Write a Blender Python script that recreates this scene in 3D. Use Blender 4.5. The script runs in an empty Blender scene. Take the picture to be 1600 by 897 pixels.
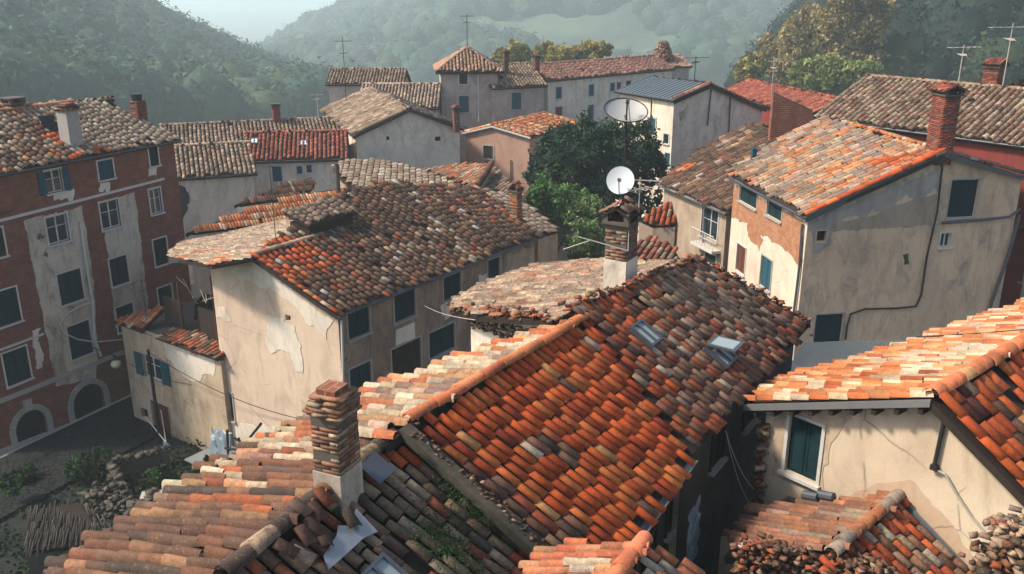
import bpy, math, random
import numpy as np
from mathutils import Vector, geometry, noise as mnoise
C = bpy.context.scene.collection
R = math.radians
# ---------------- camera, sky, sun, exposure ----------------
TH = R(18.6); FP = 1420.0; HC = 21.0
CAM = np.array([0.0, 0.0, HC])
cd = bpy.data.cameras.new('camera'); co = bpy.data.objects.new('camera', cd); C.objects.link(co)
cd.sensor_width = 36; cd.lens = FP / 1600 * 36; cd.clip_start = 0.1; cd.clip_end = 12000
co.location = (0, 0, HC); co.rotation_euler = (R(90) - TH, 0, 0)
sc = bpy.context.scene; sc.camera = co
SUN = Vector((-0.69, -0.06, 0.71)).normalized()
w = bpy.data.worlds.new('World'); sc.world = w; w.use_nodes = True
nt = w.node_tree; bg = nt.nodes['Background']
sky = nt.nodes.new('ShaderNodeTexSky'); sky.sky_type = 'NISHITA'; sky.sun_disc = False
sky.sun_elevation = math.asin(SUN.z); sky.sun_rotation = math.atan2(SUN.x, SUN.y)
sky.air_density = 1.0; sky.dust_density = 3.0; sky.ozone_density = 1.5
nt.links.new(sky.outputs[0], bg.inputs[0]); bg.inputs[1].default_value = 0.125
sl = bpy.data.lights.new('sun', 'SUN'); sl.energy = 3.6; sl.angle = R(7.0); sl.color = (1.0, 0.87, 0.72)
so = bpy.data.objects.new('sun', sl); C.objects.link(so); so.rotation_euler = SUN.to_track_quat('Z', 'Y').to_euler()
so.location = (-60, 0, 80)
sc.view_settings.view_transform = 'Standard'; sc.view_settings.look = 'None'
sc.view_settings.exposure = 0.82; sc.view_settings.gamma = 1; sc.view_settings.use_curve_mapping = False
sc.render.engine = 'CYCLES'
try:
    sc.cycles.max_bounces = 6; sc.cycles.volume_bounces = 3; sc.cycles.diffuse_bounces = 3
    sc.cycles.volume_step_rate = 4; sc.cycles.use_denoising = True
except Exception: pass

# ---------------- measuring helpers: photo pixel (1600 wide) + a known height -> place in the world ----------------
def ray(px, py):
    a = (px - 800) / FP; b = -(py - 448.5) / FP
    return np.array([a, math.cos(TH) + b * math.sin(TH), -math.sin(TH) + b * math.cos(TH)])
def P(p, z):
    r = ray(*p); return CAM + (z - HC) / r[2] * r
def D(p, y):
    r = ray(*p); return CAM + y / r[1] * r
def plane(a, b, c):
    n = np.cross(b - a, c - a); n = n / np.linalg.norm(n)
    return (a, n if n[2] > 0 else -n)
def hit(p, pl):
    r = ray(*p); return CAM + np.dot(pl[0] - CAM, pl[1]) / np.dot(r, pl[1]) * r
def vplane(a, d):
    return (a, np.array([-d[1], d[0], 0.0]))
def nrm(v): return v / np.linalg.norm(v)
Z = np.array([0, 0, 1.0])

# ---------------- materials ----------------
MATS = {}
def newmat(name):
    m = bpy.data.materials.new(name); m.use_nodes = True
    n = m.node_tree; b = n.nodes['Principled BSDF']; MATS[name] = m
    return m, n, b
def N(n, t, **k):
    x = n.nodes.new(t)
    for a, v in k.items():
        if isinstance(v, (int, float, tuple)) and a in x.inputs: x.inputs[a].default_value = v
        else: setattr(x, a, v)
    return x
def noise(n, scale, detail=5, rough=.6, vec=None, dist=0):
    x = n.nodes.new('ShaderNodeTexNoise'); x.inputs['Scale'].default_value = scale
    x.inputs['Detail'].default_value = detail; x.inputs['Roughness'].default_value = rough
    x.inputs['Distortion'].default_value = dist
    if vec is not None: n.links.new(vec, x.inputs['Vector'])
    return x.outputs['Fac']
def ramp(n, fac, stops):
    x = n.nodes.new('ShaderNodeValToRGB'); n.links.new(fac, x.inputs[0]); e = x.color_ramp.elements
    while len(e) < len(stops): e.new(.5)
    for i, (p, c) in enumerate(stops):
        e[i].position = p; e[i].color = (c, c, c, 1) if isinstance(c, (int, float)) else (*c, 1)
    return x.outputs[0]
def mix(n, f, a, b, mode='MIX'):
    x = n.nodes.new('ShaderNodeMix'); x.data_type = 'RGBA'; x.blend_type = mode
    for s, v in ((0, f), (6, a), (7, b)):
        if isinstance(v, (int, float)): x.inputs[s].default_value = v if s == 0 else (v, v, v, 1)
        elif isinstance(v, tuple): x.inputs[s].default_value = (*v, 1)
        else: n.links.new(v, x.inputs[s])
    return x.outputs[2]
def pos(n, sx=1, sy=1, sz=1):
    g = n.nodes.new('ShaderNodeNewGeometry'); m = n.nodes.new('ShaderNodeMapping')
    m.inputs['Scale'].default_value = (sx, sy, sz); n.links.new(g.outputs['Position'], m.inputs[0]); return m.outputs[0]
def bump(n, b, h, strength=.4, dist=.03):
    x = n.nodes.new('ShaderNodeBump'); x.inputs['Strength'].default_value = strength; x.inputs['Distance'].default_value = dist
    n.links.new(h, x.inputs['Height']); n.links.new(x.outputs[0], b.inputs['Normal'])
def simple(name, col, rough=.8, metal=0, var=.25, scale=3, bmp=.2):
    m, n, b = newmat(name); p = pos(n)
    f = noise(n, scale, 6, .65, p)
    c = mix(n, f, tuple(x * (1 - var) for x in col), tuple(min(1, x * (1 + var)) for x in col))
    n.links.new(c, b.inputs['Base Color']); b.inputs['Roughness'].default_value = rough; b.inputs['Metallic'].default_value = metal
    if not metal and rough > .5: b.inputs['Specular IOR Level'].default_value = .12
    if bmp: bump(n, b, noise(n, scale * 9, 4, .6, p), bmp, .01)
    return m
def tilemat(name, grime, lichen):
    m, n, b = newmat(name); p = pos(n)
    at = n.nodes.new('ShaderNodeAttribute'); at.attribute_name = 'Col'
    g = ramp(n, noise(n, 9, 8, .7, p), [(.36, 0), (.62, 1)])
    c = mix(n, g, mix(n, grime, at.outputs['Color'], (.06, .042, .033)), at.outputs['Color'])
    l = ramp(n, noise(n, 26, 6, .75, p), [(.56, 0), (.64, 1)])
    l2 = ramp(n, noise(n, 1.1, 3, .5, p), [(.35, .15), (.65, 1)])
    lm = N(n, 'ShaderNodeMath', operation='MULTIPLY'); n.links.new(l, lm.inputs[0]); n.links.new(l2, lm.inputs[1])
    lm2 = N(n, 'ShaderNodeMath', operation='MULTIPLY'); n.links.new(lm.outputs[0], lm2.inputs[0]); lm2.inputs[1].default_value = lichen
    c = mix(n, lm2.outputs[0], c, (.50, .385, .25))
    d = ramp(n, noise(n, 40, 4, .7, p), [(.3, .62), (.6, 1.0)])
    c = mix(n, 1.0, c, d, 'MULTIPLY')
    c = mix(n, 1.0, c, ramp(n, noise(n, 1.6, 6, .7, p, .6), [(.33, .62), (.55, 1.0)]), 'MULTIPLY')
    n.links.new(c, b.inputs['Base Color']); b.inputs['Roughness'].default_value = .82
    b.inputs['Specular IOR Level'].default_value = .25
    bump(n, b, noise(n, 55, 6, .7, p), .55, .012)
    return m
tilemat('tile_clean', .22, .12); tilemat('tile_worn', .5, .4); tilemat('tile_old', .8, .75)
def plaster(name, a, b2, stain, amt=.5, brick=None, bcol=None, streak=.3, spots=.3):
    m, n, b = newmat(name); p = pos(n)
    c = mix(n, ramp(n, noise(n, .45, 5, .6, p, .4), [(.35, 0), (.65, 1)]), a, b2)
    s = ramp(n, noise(n, 1.3, 9, .72, pos(n, 1, 1, .45), .6), [(.47, 0), (.66, 1)])
    sm = N(n, 'ShaderNodeMath', operation='MULTIPLY'); n.links.new(s, sm.inputs[0]); sm.inputs[1].default_value = amt
    c = mix(n, sm.outputs[0], c, stain)
    st = ramp(n, noise(n, 2.2, 9, .75, pos(n, 1, 1, .16), .5), [(.52, 0), (.74, 1)])
    sm = N(n, 'ShaderNodeMath', operation='MULTIPLY'); n.links.new(st, sm.inputs[0]); sm.inputs[1].default_value = streak
    c = mix(n, sm.outputs[0], c, tuple(x * .55 for x in stain))
    sp = ramp(n, noise(n, 14, 8, .8, p), [(.6, 0), (.67, 1)])
    sm = N(n, 'ShaderNodeMath', operation='MULTIPLY'); n.links.new(sp, sm.inputs[0]); sm.inputs[1].default_value = spots
    c = mix(n, sm.outputs[0], c, tuple(x * .4 for x in stain))
    h = noise(n, 18, 8, .7, p)
    # hairline cracks
    vo = N(n, 'ShaderNodeTexVoronoi', feature='DISTANCE_TO_EDGE'); vo.inputs['Scale'].default_value = .55
    wp = mix(n, .22, p, N(n, 'ShaderNodeTexNoise', Scale=2.5, Detail=6.0).outputs['Color'])
    n.links.new(wp, vo.inputs['Vector'])
    cr = ramp(n, vo.outputs[0], [(0.0, 1), (.006, 0)])
    crm = N(n, 'ShaderNodeMath', operation='MULTIPLY'); n.links.new(cr, crm.inputs[0])
    n.links.new(ramp(n, noise(n, .8, 3, .5, p), [(.5, 0), (.56, .6)]), crm.inputs[1])
    c = mix(n, crm.outputs[0], c, (.06, .05, .045))
    if brick is not None:
        uv = n.nodes.new('ShaderNodeUVMap'); uv.uv_map = 'UVMap'
        bc_big = name.startswith('brick'); bt = n.nodes.new('ShaderNodeTexBrick'); n.links.new(uv.outputs[0], bt.inputs['Vector'])
        bt.inputs['Scale'].default_value = 1.0; bt.inputs['Brick Width'].default_value = .27; bt.inputs['Row Height'].default_value = .12 if bc_big else .085
        bt.inputs['Mortar Size'].default_value = .016 if bc_big else .012; bt.inputs['Bias'].default_value = -.1
        bc = bcol or (.26, .09, .05)
        bt.inputs['Color1'].default_value = (*bc, 1); bt.inputs['Color2'].default_value = (bc[0] * .62, bc[1] * .7, bc[2] * .75, 1)
        bt.inputs['Mortar'].default_value = (bc[0] * .5 + .16, bc[1] * .6 + .13, bc[2] * .6 + .10, 1) if name in ('brick_orange', 'brick_red') else (bc[0] * .55 + .04, bc[1] * .8 + .04, bc[2] * .8 + .035, 1)
        bcv = mix(n, ramp(n, noise(n, 2.0, 7, .7, p), [(.4, 0), (.65, .75)]), bt.outputs[0], tuple(x * .55 for x in bc))
        k = ramp(n, noise(n, .62, 9, .66, p, .5), [(brick, 0), (brick + .02, 1)])
        c = mix(n, k, c, bcv)
        h = mix(n, k, mix(n, .5, h, 1.0), mix(n, .8, h, bt.outputs['Fac'], 'SUBTRACT'))
    n.links.new(c, b.inputs['Base Color']); b.inputs['Roughness'].default_value = .92
    b.inputs['Specular IOR Level'].default_value = .15
    bump(n, b, h, .6, .02)
    return m
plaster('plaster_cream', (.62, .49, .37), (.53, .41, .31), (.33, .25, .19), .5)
plaster('plaster_annex', (.50, .40, .28), (.42, .32, .22), (.15, .12, .09), .7, brick=.66, bcol=(.2, .15, .1), spots=.7)
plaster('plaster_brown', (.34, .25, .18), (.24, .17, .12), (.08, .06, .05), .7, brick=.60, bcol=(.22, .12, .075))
plaster('brick_house', (.30, .29, .26), (.3, .25, .2), (.06, .055, .05), .5, brick=.0, bcol=(.25, .085, .055))
plaster('plaster_grey', (.56, .48, .38), (.44, .37, .29), (.09, .075, .06), .7, brick=.63, bcol=(.13, .07, .05), spots=.8)
plaster('white_plaster', (.66, .60, .50), (.58, .52, .43), (.36, .30, .24), .5, brick=.72, bcol=(.4, .32, .24), spots=.5)
plaster('plaster_pale', (.74, .64, .51), (.64, .54, .43), (.23, .2, .17), .5)
plaster('plaster_beige', (.72, .50, .33), (.60, .41, .27), (.27, .21, .17), .75, streak=.4)  # warm beige render of the right-hand gable
plaster('plaster_yellow', (.66, .57, .45), (.58, .49, .38), (.32, .25, .18), .4)
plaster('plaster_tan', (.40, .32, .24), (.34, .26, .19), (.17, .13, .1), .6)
plaster('plaster_pink', (.44, .27, .20), (.38, .24, .18), (.25, .16, .12), .5)
plaster('plaster_dim', (.42, .36, .31), (.34, .29, .25), (.13, .12, .12), .5)
plaster('plaster_red', (.22, .045, .035), (.16, .035, .03), (.08, .025, .02), .5)
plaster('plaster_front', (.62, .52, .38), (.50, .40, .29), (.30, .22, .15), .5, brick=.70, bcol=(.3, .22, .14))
plaster('plaster_rust', (.50, .37, .26), (.46, .34, .24), (.42, .22, .12), .5)
plaster('brick_orange', (.4, .3, .2), (.4, .3, .2), (.2, .1, .06), .4, brick=.0, bcol=(.46, .20, .10))
plaster('brick_red', (.3, .2, .15), (.3, .2, .15), (.1, .05, .03), .4, brick=.0, bcol=(.26, .085, .05))
plaster('alley_stone', (.085, .075, .065), (.06, .055, .05), (.03, .03, .03), .6, brick=.52, bcol=(.07, .055, .045))  # stone colour set very dark to carry the deep alley's shade
simple('white_paint', (.50, .485, .44), .6, var=.2, scale=6)
simple('mossy_mortar', (.075, .068, .052), 1.0, var=.7, scale=7, bmp=1.0)
simple('stone_trim', (.33, .31, .28), .9, var=.3, scale=5)
simple('mortar', (.10, .088, .075), .95, var=.4, scale=4, bmp=.6)
simple('shutter_teal', (.006, .024, .028), .8, var=.4, scale=5)
simple('shutter_blue', (.018, .07, .095), .7, var=.35, scale=5)
simple('shutter_red', (.20, .035, .035), .7, var=.3, scale=5)
simple('wood_brown', (.10, .038, .022), .7, var=.4, scale=8)
simple('wood_dark', (.03, .022, .018), .8, var=.4, scale=8)
simple('gutter_grey', (.09, .10, .115), .45, .5, var=.3, scale=2, bmp=.05)
simple('metal_pale', (.30, .31, .31), .4, .6, var=.2, scale=3, bmp=.05)
simple('metal_blue', (.16, .20, .22), .5, .4, var=.25, scale=1, bmp=.05)
simple('wire_dark', (.03, .03, .03), .6, 0, var=.1)
simple('wire_pale', (.42, .38, .34), .6, 0, var=.1)
simple('dish_white', (.62, .66, .66), .5, 0, var=.06, scale=2, bmp=0)
simple('dish_mesh', (.36, .36, .34), .6, .2, var=.15, scale=2, bmp=0)
simple('slab_dark', (.035, .026, .022), .95, var=.4, scale=3)
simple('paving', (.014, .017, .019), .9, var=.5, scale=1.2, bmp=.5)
simple('rust_metal', (.13, .05, .03), .8, .2, var=.5, scale=4)
simple('bark', (.06, .045, .035), .95, var=.4, scale=8)
simple('plastic_sheet', (.16, .21, .24), .35, 0, var=.3, scale=2)
simple('globe_glass', (.62, .58, .36), .35, 0, var=.05, bmp=0)
simple('cloth_blue', (.12, .22, .32), .8, 0, var=.2)
simple('moss', (.05, .07, .025), 1, 0, var=.5, scale=12)
m, n, b = newmat('glass'); b.inputs['Base Color'].default_value = (.015, .03, .04, 1); b.inputs['Roughness'].default_value = .12
m, n, b = newmat('skylight_glass'); b.inputs['Base Color'].default_value = (.24, .30, .30, 1); b.inputs['Roughness'].default_value = .3
m, n, b = newmat('dark_inside'); b.inputs['Specular IOR Level'].default_value = 0; b.inputs['Base Color'].default_value = (.008, .011, .013, 1); b.inputs['Roughness'].default_value = .9  # near-black colour stands in for the shade inside openings
def leafmat(name, trans=.25):
    m, n, b = newmat(name)
    at = n.nodes.new('ShaderNodeAttribute'); at.attribute_name = 'Col'
    n.links.new(at.outputs['Color'], b.inputs['Base Color']); b.inputs['Roughness'].default_value = .7
    b.inputs['Specular IOR Level'].default_value = .2
    t = n.nodes.new('ShaderNodeBsdfTranslucent'); n.links.new(at.outputs['Color'], t.inputs[0])
    mx = n.nodes.new('ShaderNodeMixShader'); mx.inputs[0].default_value = trans
    n.links.new(b.outputs[0], mx.inputs[1]); n.links.new(t.outputs[0], mx.inputs[2])
    n.links.new(mx.outputs[0], n.nodes['Material Output'].inputs[0])
leafmat('leaf')
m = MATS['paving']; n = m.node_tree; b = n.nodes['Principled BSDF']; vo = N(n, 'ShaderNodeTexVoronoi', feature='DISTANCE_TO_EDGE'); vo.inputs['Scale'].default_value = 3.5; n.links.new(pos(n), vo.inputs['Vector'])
n.links.new(mix(n, ramp(n, vo.outputs[0], [(.02, 0), (.09, 1)]), (.004, .005, .005), mix(n, noise(n, 1.2, 8, .7, pos(n)), (.008, .010, .011), (.032, .034, .033))), b.inputs['Base Color']); bump(n, b, ramp(n, vo.outputs[0], [(0, 0), (.12, 1)]), .8, .03)  # cobble colours kept dark to stand in for the street's shadow
m, n, b = newmat('ground'); p = pos(n)
g1 = ramp(n, noise(n, .012, 6, .6, p), [(.38, (.045, .075, .03)), (.5, (.09, .12, .05)), (.62, (.05, .06, .03))])
n.links.new(g1, b.inputs['Base Color']); b.inputs['Roughness'].default_value = 1
m, n, b = newmat('field'); p = pos(n)
g1 = ramp(n, noise(n, .006, 7, .62, p, .5), [(.38, (.022, .045, .03)), (.47, (.045, .075, .04)), (.53, (.075, .12, .06)), (.62, (.05, .08, .045))])
g1 = mix(n, .6, g1, ramp(n, noise(n, .05, 9, .75, p), [(.35, .35), (.6, 1.0)]), 'MULTIPLY')
n.links.new(g1, b.inputs['Base Color']); b.inputs['Roughness'].default_value = 1
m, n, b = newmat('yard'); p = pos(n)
g1 = ramp(n, noise(n, .35, 8, .65, p), [(.4, (.010, .012, .013)), (.52, (.007, .012, .008)), (.62, (.012, .026, .008))])  # ground colours darkened so they carry the shadow over the yard
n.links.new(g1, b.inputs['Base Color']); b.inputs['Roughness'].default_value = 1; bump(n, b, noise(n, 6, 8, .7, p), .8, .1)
m, n, b = newmat('corrugated'); p = pos(n)
n.links.new(mix(n, noise(n, 2, 5, .6, p), (.16, .18, .19), (.27, .29, .29)), b.inputs['Base Color']); b.inputs['Roughness'].default_value = .5; b.inputs['Metallic'].default_value = .3

# ---------------- objects ----------------
WL = {}
def finish(o, parent, c):
    C.objects.link(o)
    pw = WL[parent.name] if parent is not None else np.zeros(3)
    if parent is not None: o.parent = parent
    o.location = tuple(c - pw); WL[o.name] = np.array(c, float)
    return o
def thing(name, label, cat, loc, group=None):
    o = bpy.data.objects.new(name, None); o.empty_display_size = .5
    finish(o, None, np.array(loc, float)); o['label'] = label; o['category'] = cat
    if group: o['group'] = group
    return o
def tag(o, label=None, cat=None, group=None, kind=None):
    if label: o['label'] = label
    if cat: o['category'] = cat
    if group: o['group'] = group
    if kind: o['kind'] = kind
    return o
def npmesh(name, V, F, mat, parent=None, col=None, midx=None, smooth=False, base=False):
    """V (n,3), F (m,k) numpy; col per vertex"""
    V = np.asarray(V, np.float64); F = np.asarray(F, np.int64)
    c = (V.min(0) + V.max(0)) / 2
    if base: c[2] = V[:, 2].min()
    me = bpy.data.meshes.new(name); k = F.shape[1]
    me.vertices.add(len(V)); me.vertices.foreach_set('co', (V - c).astype(np.float32).ravel())
    me.loops.add(F.size); me.loops.foreach_set('vertex_index', F.astype(np.int32).ravel())
    me.polygons.add(len(F)); me.polygons.foreach_set('loop_start', np.arange(0, F.size, k, dtype=np.int32))
    me.polygons.foreach_set('loop_total', np.full(len(F), k, np.int32))
    for q in (mat if isinstance(mat, (list, tuple)) else [mat]): me.materials.append(MATS[q])
    if midx is not None: me.polygons.foreach_set('material_index', np.asarray(midx, np.int32))
    me.update(calc_edges=True)
    if col is not None:
        a = me.color_attributes.new('Col', 'FLOAT_COLOR', 'POINT')
        cc = np.ones((len(V), 4), np.float32); cc[:, :3] = col; a.data.foreach_set('color', cc.ravel())
    if smooth: me.polygons.foreach_set('use_smooth', np.ones(len(F), bool))
    me.validate()
    return finish(bpy.data.objects.new(name, me), parent, c)
class MB:
    def __init__(s): s.v = []; s.f = []; s.m = []; s.uv = []; s.mats = []; s.cur = 0
    def mat(s, name):
        if name not in s.mats: s.mats.append(name)
        s.cur = s.mats.index(name); return s
    def face(s, pts, uv=None):
        i = len(s.v); s.v += [tuple(p) for p in pts]; s.f.append(tuple(range(i, i + len(pts)))); s.m.append(s.cur)
        s.uv.append(uv or [(0, 0)] * len(pts))
    def box(s, o, a, b, c):
        """box from corner o with edge vectors a,b,c"""
        o, a, b, c = (np.asarray(q, float) for q in (o, a, b, c))
        q = [o, o + a, o + a + b, o + b, o + c, o + a + c, o + a + b + c, o + b + c]
        la, lb, lc = (np.linalg.norm(x) for x in (a, b, c))
        for idx, (l1, l2) in (((0, 3, 2, 1), (lb, la)), ((4, 5, 6, 7), (la, lb)), ((0, 1, 5, 4), (la, lc)), ((1, 2, 6, 5), (lb, lc)), ((2, 3, 7, 6), (la, lc)), ((3, 0, 4, 7), (lb, lc))):
            s.face([q[i] for i in idx], [(0, 0), (l1, 0), (l1, l2), (0, l2)])
    def cbox(s, c, a, b, h):
        """box standing on centre c, full edge vectors a,b horizontal, height h"""
        c, a, b = (np.asarray(q, float) for q in (c, a, b)); s.box(c - a / 2 - b / 2, a, b, Z * h)
    def tube(s, p, q, r, r2=None, n=8, caps=True):
        p = np.asarray(p, float); q = np.asarray(q, float); r2 = r if r2 is None else r2
        d = nrm(q - p); t = nrm(np.cross(d, Z if abs(d[2]) < .9 else np.array([1., 0, 0]))); b = np.cross(d, t)
        A = [p + r * (math.cos(k * 2 * math.pi / n) * t + math.sin(k * 2 * math.pi / n) * b) for k in range(n)]
        B = [q + r2 * (math.cos(k * 2 * math.pi / n) * t + math.sin(k * 2 * math.pi / n) * b) for k in range(n)]
        for k in range(n): s.face([A[k], A[(k + 1) % n], B[(k + 1) % n], B[k]])
        if caps: s.face(A[::-1]); s.face(B)
    def path(s, pts, r, n=6):
        for a, b in zip(pts[:-1], pts[1:]): s.tube(a, b, r, n=n)
    def prism(s, pts, off):
        """polygon pts extruded by vector off"""
        pts = [np.asarray(p, float) for p in pts]; q = [p + off for p in pts]
        s.face(pts); s.face(q[::-1]); k = len(pts)
        for i in range(k): s.face([pts[i], q[i], q[(i + 1) % k], pts[(i + 1) % k]])
    def build(s, name, parent=None, mat=None, smooth=False):
        if mat: s.mats = [mat] if not s.mats else s.mats
        V = np.array(s.v); c = (V.min(0) + V.max(0)) / 2
        me = bpy.data.meshes.new(name); me.from_pydata([tuple(x) for x in (V - c)], [], s.f)
        for q in s.mats: me.materials.append(MATS[q])
        me.polygons.foreach_set('material_index', np.array(s.m, np.int32))
        u = me.uv_layers.new(name='UVMap'); u.data.foreach_set('uv', np.array([x for f in s.uv for x in f], np.float32).ravel())
        if smooth: me.polygons.foreach_set('use_smooth', np.ones(len(s.f), bool))
        me.update()
        return finish(bpy.data.objects.new(name, me), parent, c)

# ---------------- tiles ----------------
def pick(rng, pal, n):
    w = np.array([p[1] for p in pal], float); i = rng.choice(len(pal), n, p=w / w.sum())
    c = np.array([p[0] for p in pal])[i]
    return c * rng.uniform(.75, 1.25, (n, 1)) * rng.uniform(.94, 1.06, (n, 3))
RED = [((.64, .115, .024), 9), ((.52, .08, .02), 6), ((.68, .17, .042), 5), ((.38, .06, .022), 1.5), ((.68, .32, .12), .6), ((.66, .50, .32), .25), ((.16, .08, .05), .2)]
MIXED = [((.26, .13, .075), 7), ((.36, .22, .14), 4), ((.36, .085, .035), 5), ((.20, .085, .05), 6), ((.46, .12, .04), 2.4), ((.56, .44, .31), 1.3), ((.11, .065, .045), 3)]
DARK = [((.15, .078, .044), 7), ((.085, .046, .030), 6), ((.22, .125, .07), 4), ((.42, .28, .17), 1.0), ((.30, .085, .035), 2), ((.52, .46, .38), .3)]
TAN = [((.42, .29, .19), 6), ((.34, .23, .155), 5), ((.52, .38, .25), 3), ((.44, .18, .09), 1), ((.22, .16, .12), 2)]
PALE = [((.48, .36, .25), 6), ((.40, .29, .20), 5), ((.56, .45, .32), 3), ((.30, .20, .14), 3)]
CREAM = [((.52, .39, .26), 6), ((.60, .49, .35), 3.5), ((.46, .24, .12), 3), ((.44, .14, .055), 2.4), ((.27, .17, .12), 2.5)]
ORANGE = [((.56, .19, .065), 7), ((.58, .28, .12), 4), ((.60, .44, .28), 1.8), ((.46, .115, .04), 4)]
MUD = [((.20, .088, .046), 6), ((.125, .064, .040), 6), ((.27, .145, .078), 3), ((.46, .32, .20), .9), ((.32, .088, .032), 2), ((.075, .05, .038), 4)]
YARD = [((.09, .085, .07), 5), ((.05, .05, .045), 4), ((.14, .125, .10), 1.5)]  # yard stones and shed thatch, colour dimmed to carry the corner's shadow
GREYT = [((.36, .25, .165), 6), ((.28, .19, .125), 5), ((.46, .34, .23), 3), ((.19, .125, .085), 3)]
BRICKR = [((.34, .08, .045), 6), ((.26, .06, .04), 5), ((.42, .13, .07), 3)]
def inpoly(u, v, poly):
    r = np.zeros(len(u), bool); j = len(poly) - 1
    for i in range(len(poly)):
        xi, yi = poly[i]; xj, yj = poly[j]
        c = ((yi > v) != (yj > v)) & (u < (xj - xi) * (v - yi) / ((yj - yi) if yj != yi else 1e-9) + xi)
        r ^= c; j = i
    return r
TSEG = 6
def tiles_geo(org, U, V, NN, uc, vc, ang, wid, length, hgt, col, seg=TSEG, thick=.014):
    """half-round tiles; uc,vc centre coords (n,), V = downslope"""
    n = len(uc); th = np.linspace(0, math.pi, seg + 1)
    cs, sn = np.cos(th), np.sin(th)
    ca, sa = np.cos(ang)[:, None], np.sin(ang)[:, None]
    rings = []
    for (vo, ws, lift, inn) in ((-.54, .88, 0.0, 0), (.54, 1.0, .018, 0), (.54, .86, .018, 1)):
        x = -cs[None, :] * (wid / 2 * ws)[:, None] if True else 0
        y = np.repeat((vo * length)[:, None], seg + 1, 1)
        z = sn[None, :] * (hgt * ws)[:, None] + lift + (0 if not inn else -thick * .6)
        if inn: z = np.maximum(z, 0)
        X = x * ca - y * sa + uc[:, None]; Y = x * sa + y * ca + vc[:, None]
        rings.append((X, Y, z))
    k = seg + 1
    P3 = []
    for X, Y, z in rings:
        P3.append(org + X[..., None] * U + Y[..., None] * V + z[..., None] * NN)
    Vt = np.concatenate(P3, 1).reshape(-1, 3)  # n * 3k
    q = []
    for i in range(seg):
        q.append([i, i + 1, k + i + 1, k + i]); q.append([k + i, k + i + 1, 2 * k + i + 1, 2 * k + i])
    F = (np.array(q)[None] + (np.arange(n) * 3 * k)[:, None, None]).reshape(-1, 4)
    return Vt, F, np.repeat(col, 3 * k, 0)
SEED = [1]
def tiled(parent, poly, n, pal, sp=.26, ex=.36, mat='tile_worn', hr=.36, jit=1.0, seg=6, slab=.13, miss=.004, wav=.05, patches=None, name='roof', label=None, under='slab_dark', down=None, lift=0, wr=.80, corr=.3, ov=1.0):
    """tiled roof: poly = world points on one plane (normal n); gives ONE mesh: slab + tiles"""
    SEED[0] += 1; rng = np.random.default_rng(SEED[0])
    poly = [np.asarray(p, float) for p in poly]
    NN = n if n[2] > 0 else -n
    V = down if down is not None else (-Z + NN * NN[2]); V = nrm(V - NN * np.dot(V, NN)); U = np.cross(V, NN)
    org = poly[0]
    pu = [(np.dot(p - org, U), np.dot(p - org, V)) for p in poly]
    us = [p[0] for p in pu]; vs = [p[1] for p in pu]
    gu = np.arange(min(us) + sp / 2, max(us), sp); gv = np.arange(min(vs) - ex, max(vs) + ex, ex)
    uc, vc = np.meshgrid(gu, gv); colid = np.repeat(np.arange(len(gu))[None], len(gv), 0).ravel()
    uc = uc.ravel(); vc = vc.ravel()
    coff = rng.uniform(-.5, .5, len(gu)) * ex * .8 * min(1, jit); cw = np.cumsum(rng.normal(0, .012, len(gu))) ; cw -= np.linspace(0, cw[-1] if len(cw) else 0, len(gu))
    vc = vc + coff[colid] + rng.normal(0, .014 * jit, len(vc))
    k = inpoly(uc, vc, pu) & (rng.random(len(uc)) > miss)
    uc, vc, colid = uc[k], vc[k], colid[k]; nT = len(uc)
    if nT == 0: nT = 0
    col = pick(rng, pal, nT)
    colcol = pick(rng, pal, len(gu)); cm = rng.random(nT) < corr; col[cm] = colcol[colid[cm]] * rng.uniform(.85, 1.15, (int(cm.sum()), 1))
    if patches:
        for (pt, rad, p2, prob) in patches:
            d = np.hypot(uc - np.dot(pt - org, U), vc - np.dot(pt - org, V))
            pr = prob * np.clip(1.6 - d / rad * 1.6, 0, 1)
            s = rng.random(nT) < np.minimum(pr, .97); col[s] = pick(rng, p2, int(s.sum()))
    wvv = np.sin(vc * 1.3 + colid * .7) * .008 * jit
    ang = rng.normal(0, .028 * jit, nT) + np.sin(vc * .9) * .012
    Vt, F, cc = tiles_geo(org, U, V, NN, uc + rng.normal(0, .008 * jit, nT) + wvv, vc, ang, np.full(nT, sp * wr) * rng.uniform(.93, 1.08, nT),
                          np.full(nT, ex * .93 * ov) * rng.uniform(.95, 1.05, nT), np.full(nT, sp * hr) * rng.uniform(.85, 1.15, nT), col, seg)
    # sag of the old roof
    uu = (Vt - org) @ U; vv = (Vt - org) @ V
    dz = wav * (np.sin(uu * .9 + SEED[0]) * .5 + np.sin(uu * .37 + vv * .8 + SEED[0] * 2) * .6)
    Vt = Vt + np.outer(dz + lift + .012, NN)
    # slab under the tiles, subdivided strips not needed: flat, a little lower
    tris = geometry.tessellate_polygon([[Vector((a, b, 0)) for a, b in pu]])
    top = np.array([p + NN * (lift - wav * .9 - .03) for p in poly]); bot = top - NN * slab
    b0 = len(Vt); nv = len(poly)
    allV = np.concatenate([Vt, top, bot])
    f2 = [[b0 + a, b0 + b, b0 + c, b0 + c] for a, b, c in tris] + [[b0 + nv + a, b0 + nv + b, b0 + nv + c, b0 + nv + c] for a, b, c in tris]
    f3 = [[b0 + i, b0 + (i + 1) % nv, b0 + nv + (i + 1) % nv, b0 + nv + i] for i in range(nv)]
    # tris as separate lists
    me = bpy.data.meshes.new(name)
    c0 = (allV.min(0) + allV.max(0)) / 2
    FT = np.array([[b0 + a, b0 + b, b0 + c] for a, b, c in tris] + [[b0 + nv + a, b0 + nv + b, b0 + nv + c] for a, b, c in tris], np.int32)
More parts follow.
